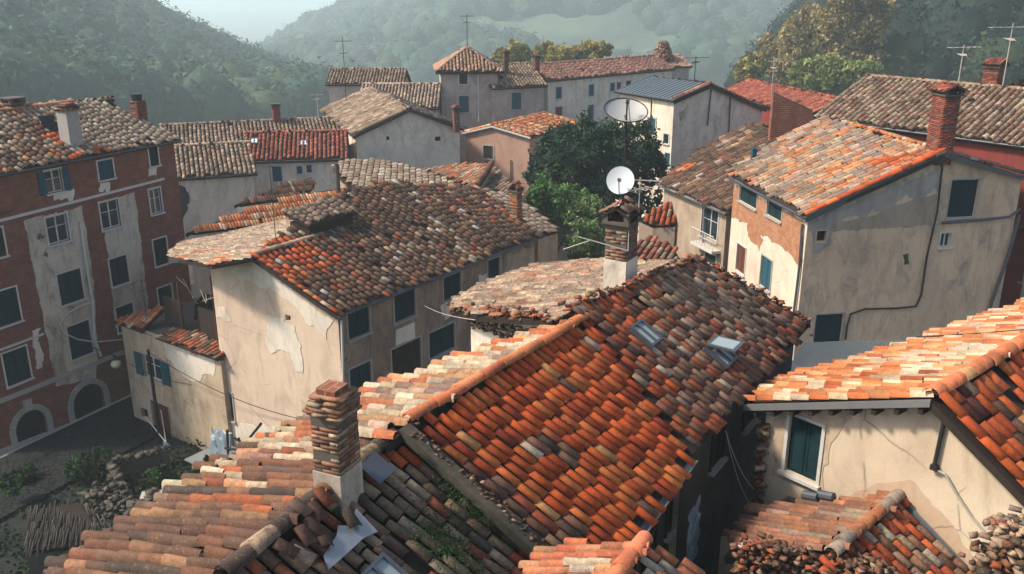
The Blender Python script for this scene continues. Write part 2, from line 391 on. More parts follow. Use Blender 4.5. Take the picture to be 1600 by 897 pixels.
    FQ = np.concatenate([F.reshape(-1, 4), np.array(f3)]).astype(np.int32)
    me.vertices.add(len(allV)); me.vertices.foreach_set('co', (allV - c0).astype(np.float32).ravel())
    me.loops.add(FQ.size + FT.size); me.loops.foreach_set('vertex_index', np.concatenate([FQ.ravel(), FT.ravel()]))
    me.polygons.add(len(FQ) + len(FT))
    me.polygons.foreach_set('loop_start', np.concatenate([np.arange(len(FQ)) * 4, FQ.size + np.arange(len(FT)) * 3]).astype(np.int32))
    me.polygons.foreach_set('loop_total', np.concatenate([np.full(len(FQ), 4), np.full(len(FT), 3)]).astype(np.int32))
    me.materials.append(MATS[mat]); me.materials.append(MATS[under])
    mi = np.ones(len(FQ) + len(FT), np.int32); mi[:len(F)] = 0; me.polygons.foreach_set('material_index', mi)
    sm = np.zeros(len(mi), bool); idx = np.arange(len(F)); sm[:len(F)] = (idx % 2 == 0); me.polygons.foreach_set('use_smooth', sm)
    me.update(calc_edges=True)
    a = me.color_attributes.new('Col', 'FLOAT_COLOR', 'POINT'); ca = np.full((len(allV), 4), .1, np.float32); ca[:, 3] = 1; ca[:len(cc), :3] = cc
    a.data.foreach_set('color', ca.ravel())
    o = finish(bpy.data.objects.new(name, me), parent, c0)
    if label: o['label'] = label
    return o
def ridge(parent, a, b, pal=MIXED, r=.13, ex=.38, mat='tile_worn', name='ridge_tiles', up=Z, lift=.05, hr=1.0):
    """a line of big half-round tiles from a (high end) to b"""
    SEED[0] += 1; rng = np.random.default_rng(SEED[0])
    a = np.asarray(a, float); b = np.asarray(b, float); L = np.linalg.norm(b - a); V = nrm(b - a); NN = nrm(up - V * np.dot(up, V)); U = np.cross(V, NN)
    n = max(2, int(L / ex)); vc = (np.arange(n) + .5) * L / n
    Vt, F, cc = tiles_geo(a + NN * lift, U, V, NN, rng.normal(0, .012, n), vc, rng.normal(0, .03, n), np.full(n, 2 * r) * rng.uniform(.95, 1.08, n), np.full(n, L / n * 1.06), np.full(n, r * hr), pick(rng, pal, n), 8, .03)
    Vt = Vt + np.outer(rng.normal(0, .008, len(Vt)) * 0, NN)
    return npmesh(name, Vt, F, mat, parent, cc)
ICO = None
def ico():
    global ICO
    if ICO is None:
        import bmesh
        bm = bmesh.new(); bmesh.ops.create_icosphere(bm, subdivisions=1, radius=1)
        v = np.array([x.co[:] for x in bm.verts]); f = np.array([[q.index for q in x.verts] for x in bm.faces]); bm.free()
        bm = bmesh.new(); bmesh.ops.create_icosphere(bm, subdivisions=2, radius=1)
        v2 = np.array([x.co[:] for x in bm.verts]); f2 = np.array([[q.index for q in x.verts] for x in bm.faces]); bm.free()
        ICO = ((v, f), (v2, f2))
    return ICO
def rocks(name, parent, pts, size, pal, mat='tile_old', flat=.7, sub=1, seed=3):
    rng = np.random.default_rng(seed); n = len(pts)
    v = np.array([[x, y, z] for z in (-.75, .75) for y in (-.75, .75) for x in (-.75, .75)]); f = np.array([[0, 2, 3], [0, 3, 1], [4, 5, 7], [4, 7, 6], [0, 1, 5], [0, 5, 4], [2, 6, 7], [2, 7, 3], [0, 4, 6], [0, 6, 2], [1, 3, 7], [1, 7, 5]])
    s = size * rng.uniform(.55, 1.5, (n, 3)); s[:, 0] *= 1.3; s[:, 2] *= flat * .75
    q = (v[None] + rng.normal(0, .17, (n, 8, 3))) * s[:, None, :]
    ti = rng.normal(0, .35, n); ct, st = np.cos(ti)[:, None], np.sin(ti)[:, None]; q = np.stack([q[..., 0], q[..., 1] * ct - q[..., 2] * st, q[..., 1] * st + q[..., 2] * ct], -1)
    a = rng.uniform(0, 6.28, n); ca, sa = np.cos(a)[:, None], np.sin(a)[:, None]
    x = q[..., 0] * ca - q[..., 1] * sa; y = q[..., 0] * sa + q[..., 1] * ca
    q = np.stack([x, y, q[..., 2]], -1) + np.asarray(pts)[:, None, :]
    F = (f[None] + (np.arange(n) * len(v))[:, None, None]).reshape(-1, 3)
    return npmesh(name, q.reshape(-1, 3), F, mat, parent, np.repeat(pick(rng, pal, n), len(v), 0))
def alongline(a, b, n, jit=.05, seed=1):
    rng = np.random.default_rng(seed); t = (np.arange(n) + .5) / n
    return np.asarray(a)[None] * (1 - t[:, None]) + np.asarray(b)[None] * t[:, None] + rng.normal(0, jit, (n, 3))

# ---------------- walls and windows ----------------
class Wall:
    """vertical wall from a to b (xy), outward normal to the right of a->b or flipped to face nf"""
    def __init__(s, a, b, prof, zb, mat, parent, face=None):
        s.a = np.array([a[0], a[1], 0.]); s.b = np.array([b[0], b[1], 0.]); s.d = nrm(s.b - s.a); s.L = np.linalg.norm(s.b - s.a)
        s.n = np.array([s.d[1], -s.d[0], 0.])
        fc = np.array(face if face is not None else CAM - s.a); fc[2] = 0
        if np.dot(fc, s.n) < 0: s.n = -s.n
        s.prof = prof; s.zb = zb; s.mat = mat; s.parent = parent; s.holes = []; s.pend = []
    def uz(s, px, py):
        q = hit((px, py), (s.a, s.n)); return np.dot(q - s.a, s.d), q[2]
    def pt(s, u, z, o=0): return s.a + s.d * u + s.n * o + Z * z
    def rect(s, cx, cy, w, h):
        u, z = s.uz(cx, cy); u1, _ = s.uz(cx - w / 2, cy); u2, _ = s.uz(cx + w / 2, cy); _, z1 = s.uz(cx, cy + h / 2); _, z2 = s.uz(cx, cy - h / 2)
        a, b = sorted((u1, u2)); return a, b, z1, z2
    def win(s, cx, cy, w, h, kind='closed', col='shutter_teal', trim='white_paint', r=None, label=None):
        s.pend.append((*(r or s.rect(cx, cy, w, h)), kind, col, trim, label)); return s
    def build(s):
        top = s.prof
        outer = [(0, s.zb), (s.L, s.zb)] + [(t, z) for t, z in reversed(top)]
        holes = []
        def ztop(u):
            return np.interp(u, [p[0] for p in top], [p[1] for p in top])
        keep = []
        for q in s.pend:
            u0, u1, z0, z1 = q[:4]; zt = min(ztop(u0), ztop(u1), ztop((u0 + u1) / 2)) - .1
            z1 = min(z1, zt); u0 = max(u0, .06); u1 = min(u1, s.L - .06); z0 = max(z0, s.zb + .02)
            if u1 - u0 < .15 or z1 - z0 < .15: print('SKIP window', s.parent.name, q); continue
            q = (u0, u1, z0, z1) + q[4:]; keep.append(q)
            if q[4] == 'arch':
                m = (u0 + u1) / 2; r = (u1 - u0) / 2; zc = z1 - r
                hp = [(u0, z0), (u1, z0)] + [(m + r * math.cos(t), zc + r * math.sin(t)) for t in np.linspace(0, math.pi, 13)]
            else: hp = [(u0, z0), (u1, z0), (u1, z1), (u0, z1)]
            holes.append(hp)
        loops = [outer] + [h[::-1] for h in holes]
        flat = [p for l in loops for p in l]
        tr = geometry.tessellate_polygon([[Vector((p[0], p[1], 0)) for p in l] for l in loops])
        mb = MB().mat(s.mat)
        for t in tr:
            mb.face([s.pt(*flat[i]) for i in t], [flat[i] for i in t])
        for hp in holes:
            for i in range(len(hp)):
                a, b = hp[i], hp[(i + 1) % len(hp)]
                mb.face([s.pt(*a), s.pt(*b), s.pt(*b, -.2), s.pt(*a, -.2)], [(a[0], a[1]), (b[0], b[1]), (b[0] + .2, b[1]), (a[0] + .2, a[1])])
        s.o = mb.build('wall', s.parent)
        for q, hp in zip(keep, holes): s.window(q, hp)
        return s
    def bx(s, mb, u0, u1, z0, z1, o0, o1):
        mb.box(s.pt(u0, z0, o0), s.d * (u1 - u0), s.n * (o1 - o0), Z * (z1 - z0))
    def window(s, q, hp):
        u0, u1, z0, z1, kind, col, trim, label = q; P_ = s.parent; far = np.linalg.norm(s.a - CAM) > 70
        w = u1 - u0; h = z1 - z0; t = .07
        if kind == 'arch':
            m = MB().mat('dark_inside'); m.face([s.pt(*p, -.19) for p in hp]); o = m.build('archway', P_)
            f = MB().mat('stone_trim'); mm = (u0 + u1) / 2; r = w / 2; zc = z1 - r; k = 14
            for i in range(k):
                a0, a1 = math.pi * i / k, math.pi * (i + 1) / k - .02
                c = [(mm + rr * math.cos(a), zc + rr * math.sin(a)) for rr, a in ((r, a0), (r + .28, a0), (r + .28, a1), (r, a1))]
                f.prism([s.pt(*p, .002) for p in c], s.n * .09)
            s.bx(f, u0 - .28, u0, z0, zc, .002, .09); s.bx(f, u1, u1 + .28, z0, zc, .002, .09)
            s.bx(f, mm - .2, mm + .2, z1 + .02, z1 + .6, .003, .14); f.build('surround', o)
            return
        f = MB().mat(trim if kind != 'hole' else s.mat)
        if kind == 'hole':
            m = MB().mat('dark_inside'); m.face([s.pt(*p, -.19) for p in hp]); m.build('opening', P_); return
        tt = t * (1.0 if not far else 1.6)
        # casing round the opening
        s.bx(f, u0 - tt, u0, z0 - .02, z1 + tt, .003, .035); s.bx(f, u1, u1 + tt, z0 - .02, z1 + tt, .003, .035); s.bx(f, u0, u1, z1, z1 + tt, .003, .035)
        if kind == 'closed':
            o = f.build('window', P_)
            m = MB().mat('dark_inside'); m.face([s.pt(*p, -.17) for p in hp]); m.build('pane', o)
            for (a, b) in ((u0 + .015, (u0 + u1) / 2 - .008), ((u0 + u1) / 2 + .008, u1 - .015)):
                sh = MB().mat(col); dz0, dz1 = z0 + .015, z1 - .02
                e = min(.07, (b - a) * .2)
                s.bx(sh, a, a + e, dz0, dz1, -.09, -.05); s.bx(sh, b - e, b, dz0, dz1, -.09, -.05)
                s.bx(sh, a + e, b - e, dz0, dz0 + .09, -.09, -.05); s.bx(sh, a + e, b - e, dz1 - .09, dz1, -.09, -.05)
                if far: s.bx(sh, a + e, b - e, dz0 + .09, dz1 - .09, -.09, -.06)
                else:
                    s.bx(sh, a + e, b - e, dz0 + .09, dz1 - .09, -.09, -.082)
                    k = max(6, int((dz1 - dz0) / .07)); st = (dz1 - dz0 - .18) / k
                    for i in range(k):
                        zz = dz0 + .09 + i * st
                        mbp = [s.pt(a + e, zz, -.052), s.pt(b - e, zz, -.052), s.pt(b - e, zz + st * .85, -.08), s.pt(a + e, zz + st * .85, -.08)]
                        sh.prism(mbp, -Z * .008)
                sh.build('shutter', o)
        elif kind == 'door':
            o = f.build('door', P_); m = MB().mat(col); s.bx(m, u0, u1, z0, z1, -.14, -.09)
            k = max(3, int(w / .2))
            for i in range(k): s.bx(m, u0 + w * i / k + .012, u0 + w * (i + 1) / k - .012, z0 + .05, z1 - .05, -.09, -.075)
            m.build('door_leaf', o); return
        else:  # glazed: 'glass', 'open' with leaves folded back
            o = f.build('window', P_); fr = MB().mat('white_paint'); e = .055
            s.bx(fr, u0, u0 + e, z0, z1, -.13, -.08); s.bx(fr, u1 - e, u1, z0, z1, -.13, -.08)
            s.bx(fr, u0 + e, u1 - e, z0, z0 + e, -.13, -.08); s.bx(fr, u0 + e, u1 - e, z1 - e, z1, -.13, -.08)
            m_ = (u0 + u1) / 2; s.bx(fr, m_ - .035, m_ + .035, z0 + e, z1 - e, -.128, -.078)
            if h > 1.0: s.bx(fr, u0 + e, m_ - .035, z0 + h * .6, z0 + h * .6 + .03, -.126, -.09); s.bx(fr, m_ + .035, u1 - e, z0 + h * .6, z0 + h * .6 + .03, -.126, -.09)
            fr.build('frame', o)
            m = MB().mat('glass'); m.face([s.pt(u0, z0, -.115), s.pt(u1, z0, -.115), s.pt(u1, z1, -.115), s.pt(u0, z1, -.115)]); m.build('pane', o)
            if kind == 'open':
                for (a, sg) in ((u0, -1), (u1, 1)):
                    sh = MB().mat(col); x0, x1 = sorted((a + sg * .03, a + sg * (w * .46)))
                    s.bx(sh, x0, x1, z0, z1 - .02, .045, .08); k = 9
                    for i in range(k): s.bx(sh, x0 + .06, x1 - .06, z0 + .08 + i * (h - .16) / k, z0 + .08 + (i + .7) * (h - .16) / k, .08, .09)
                    sh.build('shutter', o)
        si = MB().mat('stone_trim' if trim != 'white_paint' else 'white_paint'); s.bx(si, u0 - .1, u1 + .1, z0 - .08, z0 - .012, .004, .12); si.build('sill', o)
        if label: o['label'] = label
    def patch(s, pixs, mat, th=.012, name='plaster_patch', rough=.05, seed=1):
        """an area of other render on this wall, irregular outline, from pixel corners"""
        rng = random.Random(seed); q = [s.uz(*p) for p in pixs]; out = []
        for i in range(len(q)):
            a, b = q[i], q[(i + 1) % len(q)]; L = math.hypot(a[0] - b[0], a[1] - b[1]); k = max(1, int(L / .13)) if rough else 1
            for j in range(k):
                t = j / k; out.append((a[0] + (b[0] - a[0]) * t + rng.gauss(0, rough * .75) + rough * 1.4 * math.sin(a[1] * 5 + t * L * 4), a[1] + (b[1] - a[1]) * t + rng.gauss(0, rough * .75) + rough * 1.4 * math.cos(a[0] * 5 + t * L * 5)))
        out = [(min(max(u, .01), s.L - .01), min(max(z, s.zb), float(np.interp(u, [p[0] for p in s.prof], [p[1] for p in s.prof])) - .01)) for u, z in out]
        def inhole(u, z): return False
        mb = MB().mat(mat); k = len(out)
        hs = [(a - .075, b + .075, c - .085, d + .075) for a, b, c, d, *_ in s.pend]
        def clip(poly, ax, lim, keep_less):
            r = []
            for i in range(len(poly)):
                p, q = poly[i], poly[(i + 1) % len(poly)]; dp, dq = (p[ax] - lim), (q[ax] - lim)
                if keep_less: dp, dq = -dp, -dq
                if dp >= 0: r.append(p)
                if dp * dq < 0: t = dp / (dp - dq); r.append((p[0] + (q[0] - p[0]) * t, p[1] + (q[1] - p[1]) * t))
            return r
        cdt = geometry.delaunay_2d_cdt([Vector(p) for p in out], [], [list(range(len(out)))], 1, 1e-5); polys = [[tuple(cdt[0][i]) for i in t] for t in cdt[2]]
        for a, b, c, d in hs:
            nx = []
            for pg in polys:
                if max(p[0] for p in pg) <= a or min(p[0] for p in pg) >= b or max(p[1] for p in pg) <= c or min(p[1] for p in pg) >= d: nx.append(pg); continue
                l = clip(pg, 0, a, True); r2 = clip(pg, 0, b, False); m_ = clip(clip(pg, 0, a, False), 0, b, True)
                for q2 in (l, r2, clip(m_, 1, c, True) if len(m_) > 2 else [], clip(m_, 1, d, False) if len(m_) > 2 else []):
                    if len(q2) > 2: nx.append(q2)
            polys = nx
        for pg in polys: mb.face([s.pt(*p, th) for p in pg], list(pg))
        for i in range(k):
            a, b = out[i], out[(i + 1) % k]
            if any(h[0] < (a[0] + b[0]) / 2 < h[1] and h[2] < (a[1] + b[1]) / 2 < h[3] for h in hs): continue
            mb.face([s.pt(*a, th), s.pt(*b, th), s.pt(*b, 0), s.pt(*a, 0)], [a, b, b, a])
        return mb.build(name, s.o)
    def pipe(s, pixs, r=.045, mat='gutter_grey', off=.09, name='pipe'):
        m = MB().mat(mat); m.path([s.pt(*s.uz(*p), off) for p in pixs], r, 8); return m.build(name, s.o)
    def line(s, p, q, w=.12, th=.05, mat='white_paint', name='string_course'):
        a = s.uz(*p); b = s.uz(*q); m = MB().mat(mat); ux = (b[0] - a[0]); 
        m.prism([s.pt(a[0], a[1], .004), s.pt(b[0], b[1], .004), s.pt(b[0], b[1] + w, .004), s.pt(a[0], a[1] + w, .004)], s.n * th); return m.build(name, s.o)
# ---------------- houses ----------------
class House:
    def __init__(s, name, label, K, E, ze, A=None, O=None, W=None, zb=0, ins=.28, tan=None, ridge=None, away=True, L=None, group=None, zs=0, tanO=None):
        s.k = P(K, ze); s.e = P(E, ze); s.u = nrm(s.e - s.k); s.L = np.linalg.norm(s.e - s.k)
        if L: s.L = L; s.e = s.k + s.u * L
        g = np.array([-s.u[1], s.u[0], 0])
        if A is not None:
            a = hit(A, (s.k, s.u)); 
            if np.dot(a - s.k, g) < 0: g = -g
            s.tA = np.dot(a - s.k, g); s.zA = a[2]
        else:
            if np.dot(s.k - CAM, g) < 0: g = -g
            zr = ze
            for i in range(3000):
                zr += .003; c = P(ridge, zr); run = np.dot(c - s.k, g)
                if run > 0 and (zr - ze) / run > tan or run <= 0 and i > 5: break
            s.tA = run; s.zA = zr
        s.g = g
        if O is not None: o = hit(O, (s.k, s.u)); s.W = np.dot(o - s.k, g); s.zO = o[2]
        else: s.W = W or 2 * s.tA; s.zO = s.zA - (s.W - s.tA) * (tanO or (s.zA - ze) / s.tA)
        s.ze = ze; s.zb = zb; s.ins = ins
        s.a0 = s.k + g * s.tA + Z * (s.zA - ze); s.a1 = s.a0 + s.u * s.L
        s.o0 = s.k + g * s.W + Z * (s.zO - ze); s.o1 = s.o0 + s.u * s.L
        s.plK = plane(s.k, s.e, s.a0); s.plO = plane(s.a0, s.a1, s.o0)
        c = s.k + s.u * s.L / 2 + g * s.W / 2; s.name = name
        s.root = thing(name, label, 'house', (c[0], c[1], zb), group)
        print('%-28s ze %.1f zA %.1f tA %.1f W %.1f zO %.1f L %.1f  k=(%.1f,%.1f) tan %.2f' % (label[:28], ze, s.zA, s.tA, s.W, s.zO, s.L, s.k[0], s.k[1], (s.zA - ze) / s.tA))
    def walls(s, near='plaster_cream', K=None, O=None, far=None, drop=.16, nb=0, iO=None):
        i = s.ins; j = i if iO is None else iO; K = K or near; O = O or near; far = far or near
        def c(l, t): return s.k + s.u * l + s.g * t
        zk = s.ze + i * (s.zA - s.ze) / s.tA - drop; zo = s.zO + j * (s.zA - s.zO) / (s.W - s.tA) - drop
        prof = [(0, zk), (s.tA - i, s.zA - drop), (s.W - i - j, zo)]
        s.wn = Wall(c(i, i), c(i, s.W - j), prof, s.zb + nb, near, s.root, -s.u)
        s.wf = Wall(c(s.L - i, i), c(s.L - i, s.W - j), prof, s.zb, far, s.root, s.u)
        s.wk = Wall(c(i, i), c(s.L - i, i), [(0, zk), (s.L - 2 * i, zk)], s.zb, K, s.root, -s.g)
        s.wo = Wall(c(i, s.W - j), c(s.L - i, s.W - j), [(0, zo), (s.L - 2 * i, zo)], s.zb, O, s.root, s.g)
        return s
    def build(s):
        for w in (s.wn, s.wf, s.wk, s.wo): w.build()
        return s
    def roofK(s, pal, pix=None, world=None, **kw):
        poly = [hit(p, s.plK) for p in pix] if pix else (world or [s.k, s.e, s.a1, s.a0])
        s.rk = tiled(s.root, poly, s.plK[1], pal, **kw); return s.rk
    def roofO(s, pal, pix=None, world=None, **kw):
        poly = [hit(p, s.plO) for p in pix] if pix else (world or [s.a0, s.a1, s.o1, s.o0])
        s.ro = tiled(s.root, poly, s.plO[1], pal, **kw); return s.ro
    def ridge(s, pal=MIXED, parent=None, t0=0, t1=1, **kw):
        a = s.a0 + s.u * s.L * t0; b = s.a0 + s.u * s.L * t1
        return ridge(parent or s.rk, b, a, pal, **kw)
    def gutter(s, side='K', mat='gutter_grey', r=.08, t0=0, t1=1):
        a, b = (s.k, s.e) if side == 'K' else (s.o0, s.o1); out = -s.g if side == 'K' else s.g
        m = MB().mat(mat); L = s.L; p = a + s.u * L * t0 + out * .05 - Z * .06; q = a + s.u * L * t1 + out * .05 - Z * .06
        n = 8; A = []
        for k in range(n + 1):
            th = math.pi * k / n; A.append(out * r * math.cos(th) - Z * r * math.sin(th))
        for k in range(n):
            m.face([p + A[k], p + A[k + 1], q + A[k + 1], q + A[k]]); m.face([p + A[k] * .86, q + A[k] * .86, q + A[k + 1] * .86, p + A[k + 1] * .86])
        m.tube(p + A[0], q + A[0], .012, n=5); m.tube(p + A[n], q + A[n], .012, n=5)
        m.face([p + x for x in A]); m.face([q + x for x in A])
        return m.build('gutter', s.rk if side == 'K' else s.ro)
    def barge(s, side='K', mat='gutter_grey', h=.16, end=0):
        a, b = ((s.k, s.a0) if side == 'K' else (s.a0, s.o0)); off = s.u * (s.L + .01) if end else -s.u * .035
        m = MB().mat(mat); m.prism([a + off - Z * .02, b + off - Z * .02, b + off - Z * (.02 + h), a + off - Z * (.02 + h)], s.u * .03)
        # flat verge strip showing under the tiles
        return m.build('barge_board', s.rk if side == 'K' else s.ro)
    def atK(s, p): return hit(p, s.plK)
    def atO(s, p): return hit(p, s.plO)

def chimney(parent, foot, w, d, h, u, style='brick', pal=BRICKR, label=None, sink=.5, cap='tiles', mat_body='brick_red', plinth=0, plmat='plaster_pale', course=.075, seed=5):
    """brick chimney: foot = world point at the centre of its base, u = horizontal axis; real courses with joints"""
    rng = np.random.default_rng(seed); u = nrm(np.array([u[0], u[1], 0])); g = np.array([-u[1], u[0], 0])
    foot = np.asarray(foot, float) - Z * sink; H = h + sink; m = MB()
    if style == 'brick':
        z = 0
        if plinth:
            m.mat(plmat); m.cbox(foot, u * w * 1.06, g * d * 1.06, sink + plinth); z = sink + plinth
        m.mat('mortar'); m.cbox(foot + Z * (z + .001), u * w * .975, g * d * .975, H - z)
        n = int((H - z) / course); b = []
        o = m.build('chimney', parent)
        V = []; Fc = []; Cc = []
        bf = np.array([[0, 3, 2, 1], [4, 5, 6, 7], [0, 1, 5, 4], [1, 2, 6, 5], [2, 3, 7, 6], [3, 0, 4, 7]])
        for i in range(n):
            zz = z + i * course; ww = w + rng.normal(0, .006); dd = d + rng.normal(0, .006); sh = rng.normal(0, .006, 2)
            for ax, (A, B, la, lb) in enumerate(((u, g, ww, dd), (g, u, dd, ww))):
                wd = la / max(1.5, round(la / .3)); jo = [-la / 2] + [x for x in np.arange(-la / 2 + (wd if (i + ax) % 2 else wd / 2), la / 2 - .03, wd)] + [la / 2]; nb = len(jo) - 1
                for sg in (-1, 1):
                    for j in range(nb):
                        a0 = jo[j] + .004; a1 = jo[j + 1] - .004
                        o0 = lb / 2 * .9; o1 = lb / 2 + rng.normal(0, .004)
                        c = foot + Z * (zz + .004) + u * sh[0] + g * sh[1]
                        p = [c + A * a0 + B * sg * o0, c + A * a1 + B * sg * o0, c + A * a1 + B * sg * o1, c + A * a0 + B * sg * o1]
                        q = [x + Z * (course - .012) for x in p]
                        Fc.append(bf + len(V) * 1); V += p + q; Cc.append(np.repeat(pick(rng, pal, 1), 8, 0))
        npmesh('brickwork', np.array(V), np.concatenate(Fc), 'tile_worn', o, np.concatenate(Cc))
    elif style == 'round':
        m.mat('mortar'); m.tube(foot, foot + Z * H, w / 2, w / 2, 14); m.tube(foot + Z * (H - .25), foot + Z * H, w * .62, w * .58, 14); o = m.build('chimney', parent)
    else:
        m.mat(mat_body); m.cbox(foot, u * w, g * d, H); o = m.build('chimney', parent)
    top = foot + Z * H; c = MB()
    if cap in ('tiles', 'slab', 'gable'):
        c.mat('brick_red'); c.mat('mortar')
        c.cbox(top, u * w * 1.25, g * d * 1.25, .06)
        for a in (-1, 1):
            for b in (-1, 1): c.cbox(top + Z * .06 + u * a * w * .48 + g * b * d * .48, u * w * .22, g * d * .22, .2)
        c.mat('slab_dark'); c.cbox(top + Z * .061, u * w * .7, g * d * .7, .15)
        c.mat('mortar')
        if cap == 'slab': c.cbox(top + Z * .26, u * w * 1.35, g * d * 1.35, .05)
        co_ = c.build('chimney_cap', o)
        if cap == 'tiles' or cap == 'gable':
            zz = top + Z * .27; r = .22 if cap == 'tiles' else .6
            for sg in (-1, 1):
                nn = nrm(Z + g * sg * (r + .25)); pl = [zz + Z * .16 - u * w * .65, zz + Z * .16 + u * w * .65, zz + u * w * .65 + g * sg * d * .72 - Z * (r * d * .5), zz - u * w * .65 + g * sg * d * .72 - Z * (r * d * .5)]
                nn = np.cross(pl[1] - pl[0], pl[2] - pl[0]); nn = nrm(nn); nn = nn if nn[2] > 0 else -nn
                tiled(o, pl, nn, pal, sp=.17, ex=.26, slab=.04, wav=0, name='cap_tiles', mat='tile_worn', seg=5)
    elif cap == 'stack':  # dry stacked broken tiles
        zz = 0.0; c.mat('brick_red'); c.cbox(top, u * w * .62, g * d * .7, .36); co_ = c.build('chimney_cap', o)
        V = []; Fc = []; Cc = []; bf = np.array([[0, 3, 2, 1], [4, 5, 6, 7], [0, 1, 5, 4], [1, 2, 6, 5], [2, 3, 7, 6], [3, 0, 4, 7]])
        for i in range(6):
            f = (1.22 if i < 3 else 1.12 - (i - 3) * .05)
            for j in range(4):
                cc = top + Z * (i * .048) + u * rng.normal(0, .03) + g * rng.normal(0, .03); an = rng.normal(0, .1) + j * math.pi / 2
                A = u * math.cos(an) + g * math.sin(an); B = -u * math.sin(an) + g * math.cos(an)
                ww = w * f * .9; dd = d * f * .42; cc = cc + B * dd * .62; tl = Z * rng.normal(0, .008)
                p = [cc - A * ww / 2 - B * dd / 2, cc + A * ww / 2 - B * dd / 2 + tl, cc + A * ww / 2 + B * dd / 2 + tl, cc - A * ww / 2 + B * dd / 2]
                Fc.append(bf + len(V)); V += p + [x + Z * .036 for x in p]; Cc.append(np.repeat(pick(rng, pal, 1), 8, 0))
        npmesh('stacked_tiles', np.array(V), np.concatenate(Fc), 'tile_worn', o, np.concatenate(Cc))
    elif cap == 'pot':
        c.mat('wire_dark'); c.tube(top, top + Z * .35, w * .42, w * .5, 12); c.build('chimney_pot', o)
    if label: o['label'] = label
    return o
def chim_px(parent, pl, px_foot, px_top, wpx, u, dfac=1.0, **kw):
    """chimney whose visible foot and top are measured in the photo"""
    f = hit(px_foot, pl); dist = np.linalg.norm(f - CAM); w_ = wpx / FP * dist * .74
    r = ray(*px_top); t = np.linalg.norm(f[:2] - CAM[:2]) / np.linalg.norm(r[:2]); h = HC + t * r[2] - f[2]
    un = nrm(np.array([u[0], u[1], 0])); back = nrm(np.array([f[0], f[1], 0])) * w_ * .5
    return chimney(parent, f + back, w_, w_ * dfac, h, un, **kw), f + back + Z * h
def skylight(parent, pl, c, V, w, h, opened=False, mat='skylight_glass'):
    n = pl[1]; V = nrm(V - n * np.dot(V, n)); U = np.cross(V, n); o0 = c + n * .1; m = MB().mat('gutter_grey')
    for a, b, l1, l2 in ((-w / 2, -h / 2, w, .05), (-w / 2, h / 2 - .05, w, .05), (-w / 2, -h / 2 + .05, .05, h - .1), (w / 2 - .05, -h / 2 + .05, .05, h - .1), (-.02, -h / 2 + .05, .04, h - .1)):
        m.box(o0 + U * a + V * b - n * .08, U * l1, V * l2, n * .14)
    o = m.build('skylight', parent); g = MB().mat(mat)
    g.box(o0 + U * (-w / 2 + .05) + V * (-h / 2 + .05), U * (w - .1), V * (h - .1), n * .02); g.build('pane', o)
    if opened:
        q = MB().mat('gutter_grey'); hn = nrm(V * math.cos(.5) + n * math.sin(.5)); up = np.cross(U, hn)
        q.box(o0 + U * (-w / 2) + V * (-h / 2) + n * .09, U * w, hn * h, up * .04); q.mat(mat); q.box(o0 + U * (-w / 2 + .07) + V * (-h / 2) + n * .09 + hn * .07 + up * .041, U * (w - .14), hn * (h - .14), up * .006); q.build('open_sash', o)
    return o

# ===== the tall red brick house on the left =====
hl = House('brick_house', 'tall red brick house at the left with two stone-framed arches at street level', (-90, 288), (283, 217), 13, tan=.40, ridge=(150, 156), zb=0, W=11)
hl.walls('brick_house', nb=0)
wk = hl.wk
for q in [(84, 283, 26, 36, 'open', 'shutter_blue'), (165, 265, 24, 30, 'closed', 'shutter_blue'), (240, 244, 14, 30, 'closed'),
          (90, 358, 34, 44, 'glass'), (172, 335, 30, 44, 'glass'), (243, 314, 18, 40, 'glass'), (-6, 380, 26, 46, 'closed', 'wood_dark'),
          (110, 448, 38, 50, 'closed'), (186, 423, 28, 44, 'closed'), (251, 393, 21, 42, 'closed'), (10, 480, 40, 56, 'closed'),
          (125, 531, 36, 54, 'closed'), (196, 496, 28, 40, 'closed'), (258, 462, 22, 30, 'closed'), (26, 572, 40, 54, 'closed')]:
    wk.win(*q[:5], **({'col': q[5]} if len(q) > 5 else {}))
wk.win(48, 668, 52, 56, 'arch'); wk.win(139, 635, 52, 72, 'arch')
wk.win(-45, 700, 46, 60, 'arch')
hl.build()
wk.patch([(37, 344), (128, 322), (146, 440), (152, 560), (150, 590), (88, 604), (62, 470)], 'plaster_grey', .02, rough=.022, seed=4)
wk.patch([(157, 322), (210, 299), (222, 398), (233, 492), (206, 506), (180, 512), (170, 410)], 'plaster_grey', .02, rough=.022, seed=5)
wk.patch([(52, 516), (60, 512), (66, 566), (60, 580), (54, 560)], 'white_plaster', .02, seed=6)
wk.line((-80, 367), (256, 281), .12, .07); wk.line((-40, 563), (68, 523), .1, .05); wk.line((-80, 662), (192, 553), .22, .10, 'stone_trim'); wk.line((-60, 735), (185, 640), .3, .06, 'stone_trim')
for p in [(100, 300, 30), (163, 288, 14), (238, 262, 14)]:
    wk.patch([(p[0] - p[2] / 2, p[1]), (p[0] + p[2] / 2, p[1] - 4), (p[0] + p[2] / 2, p[1] + 16), (p[0] + 2, p[1] + 8), (p[0] - p[2] / 2, p[1] + 14)], 'white_plaster', .014, 'stain', .04, seed=int(p[0]))
wk.pipe([(124, 345), (131, 400), (143, 470), (146, 530), (156, 556)], .07, 'white_paint')
wk.pipe([(146, 470), (120, 480), (100, 492), (92, 506), (98, 520), (120, 530), (146, 534), (188, 530)], .035, 'white_paint', name='hose')
wk.pipe([(-60, 348), (20, 328)], .02, 'wire_dark', name='cable')
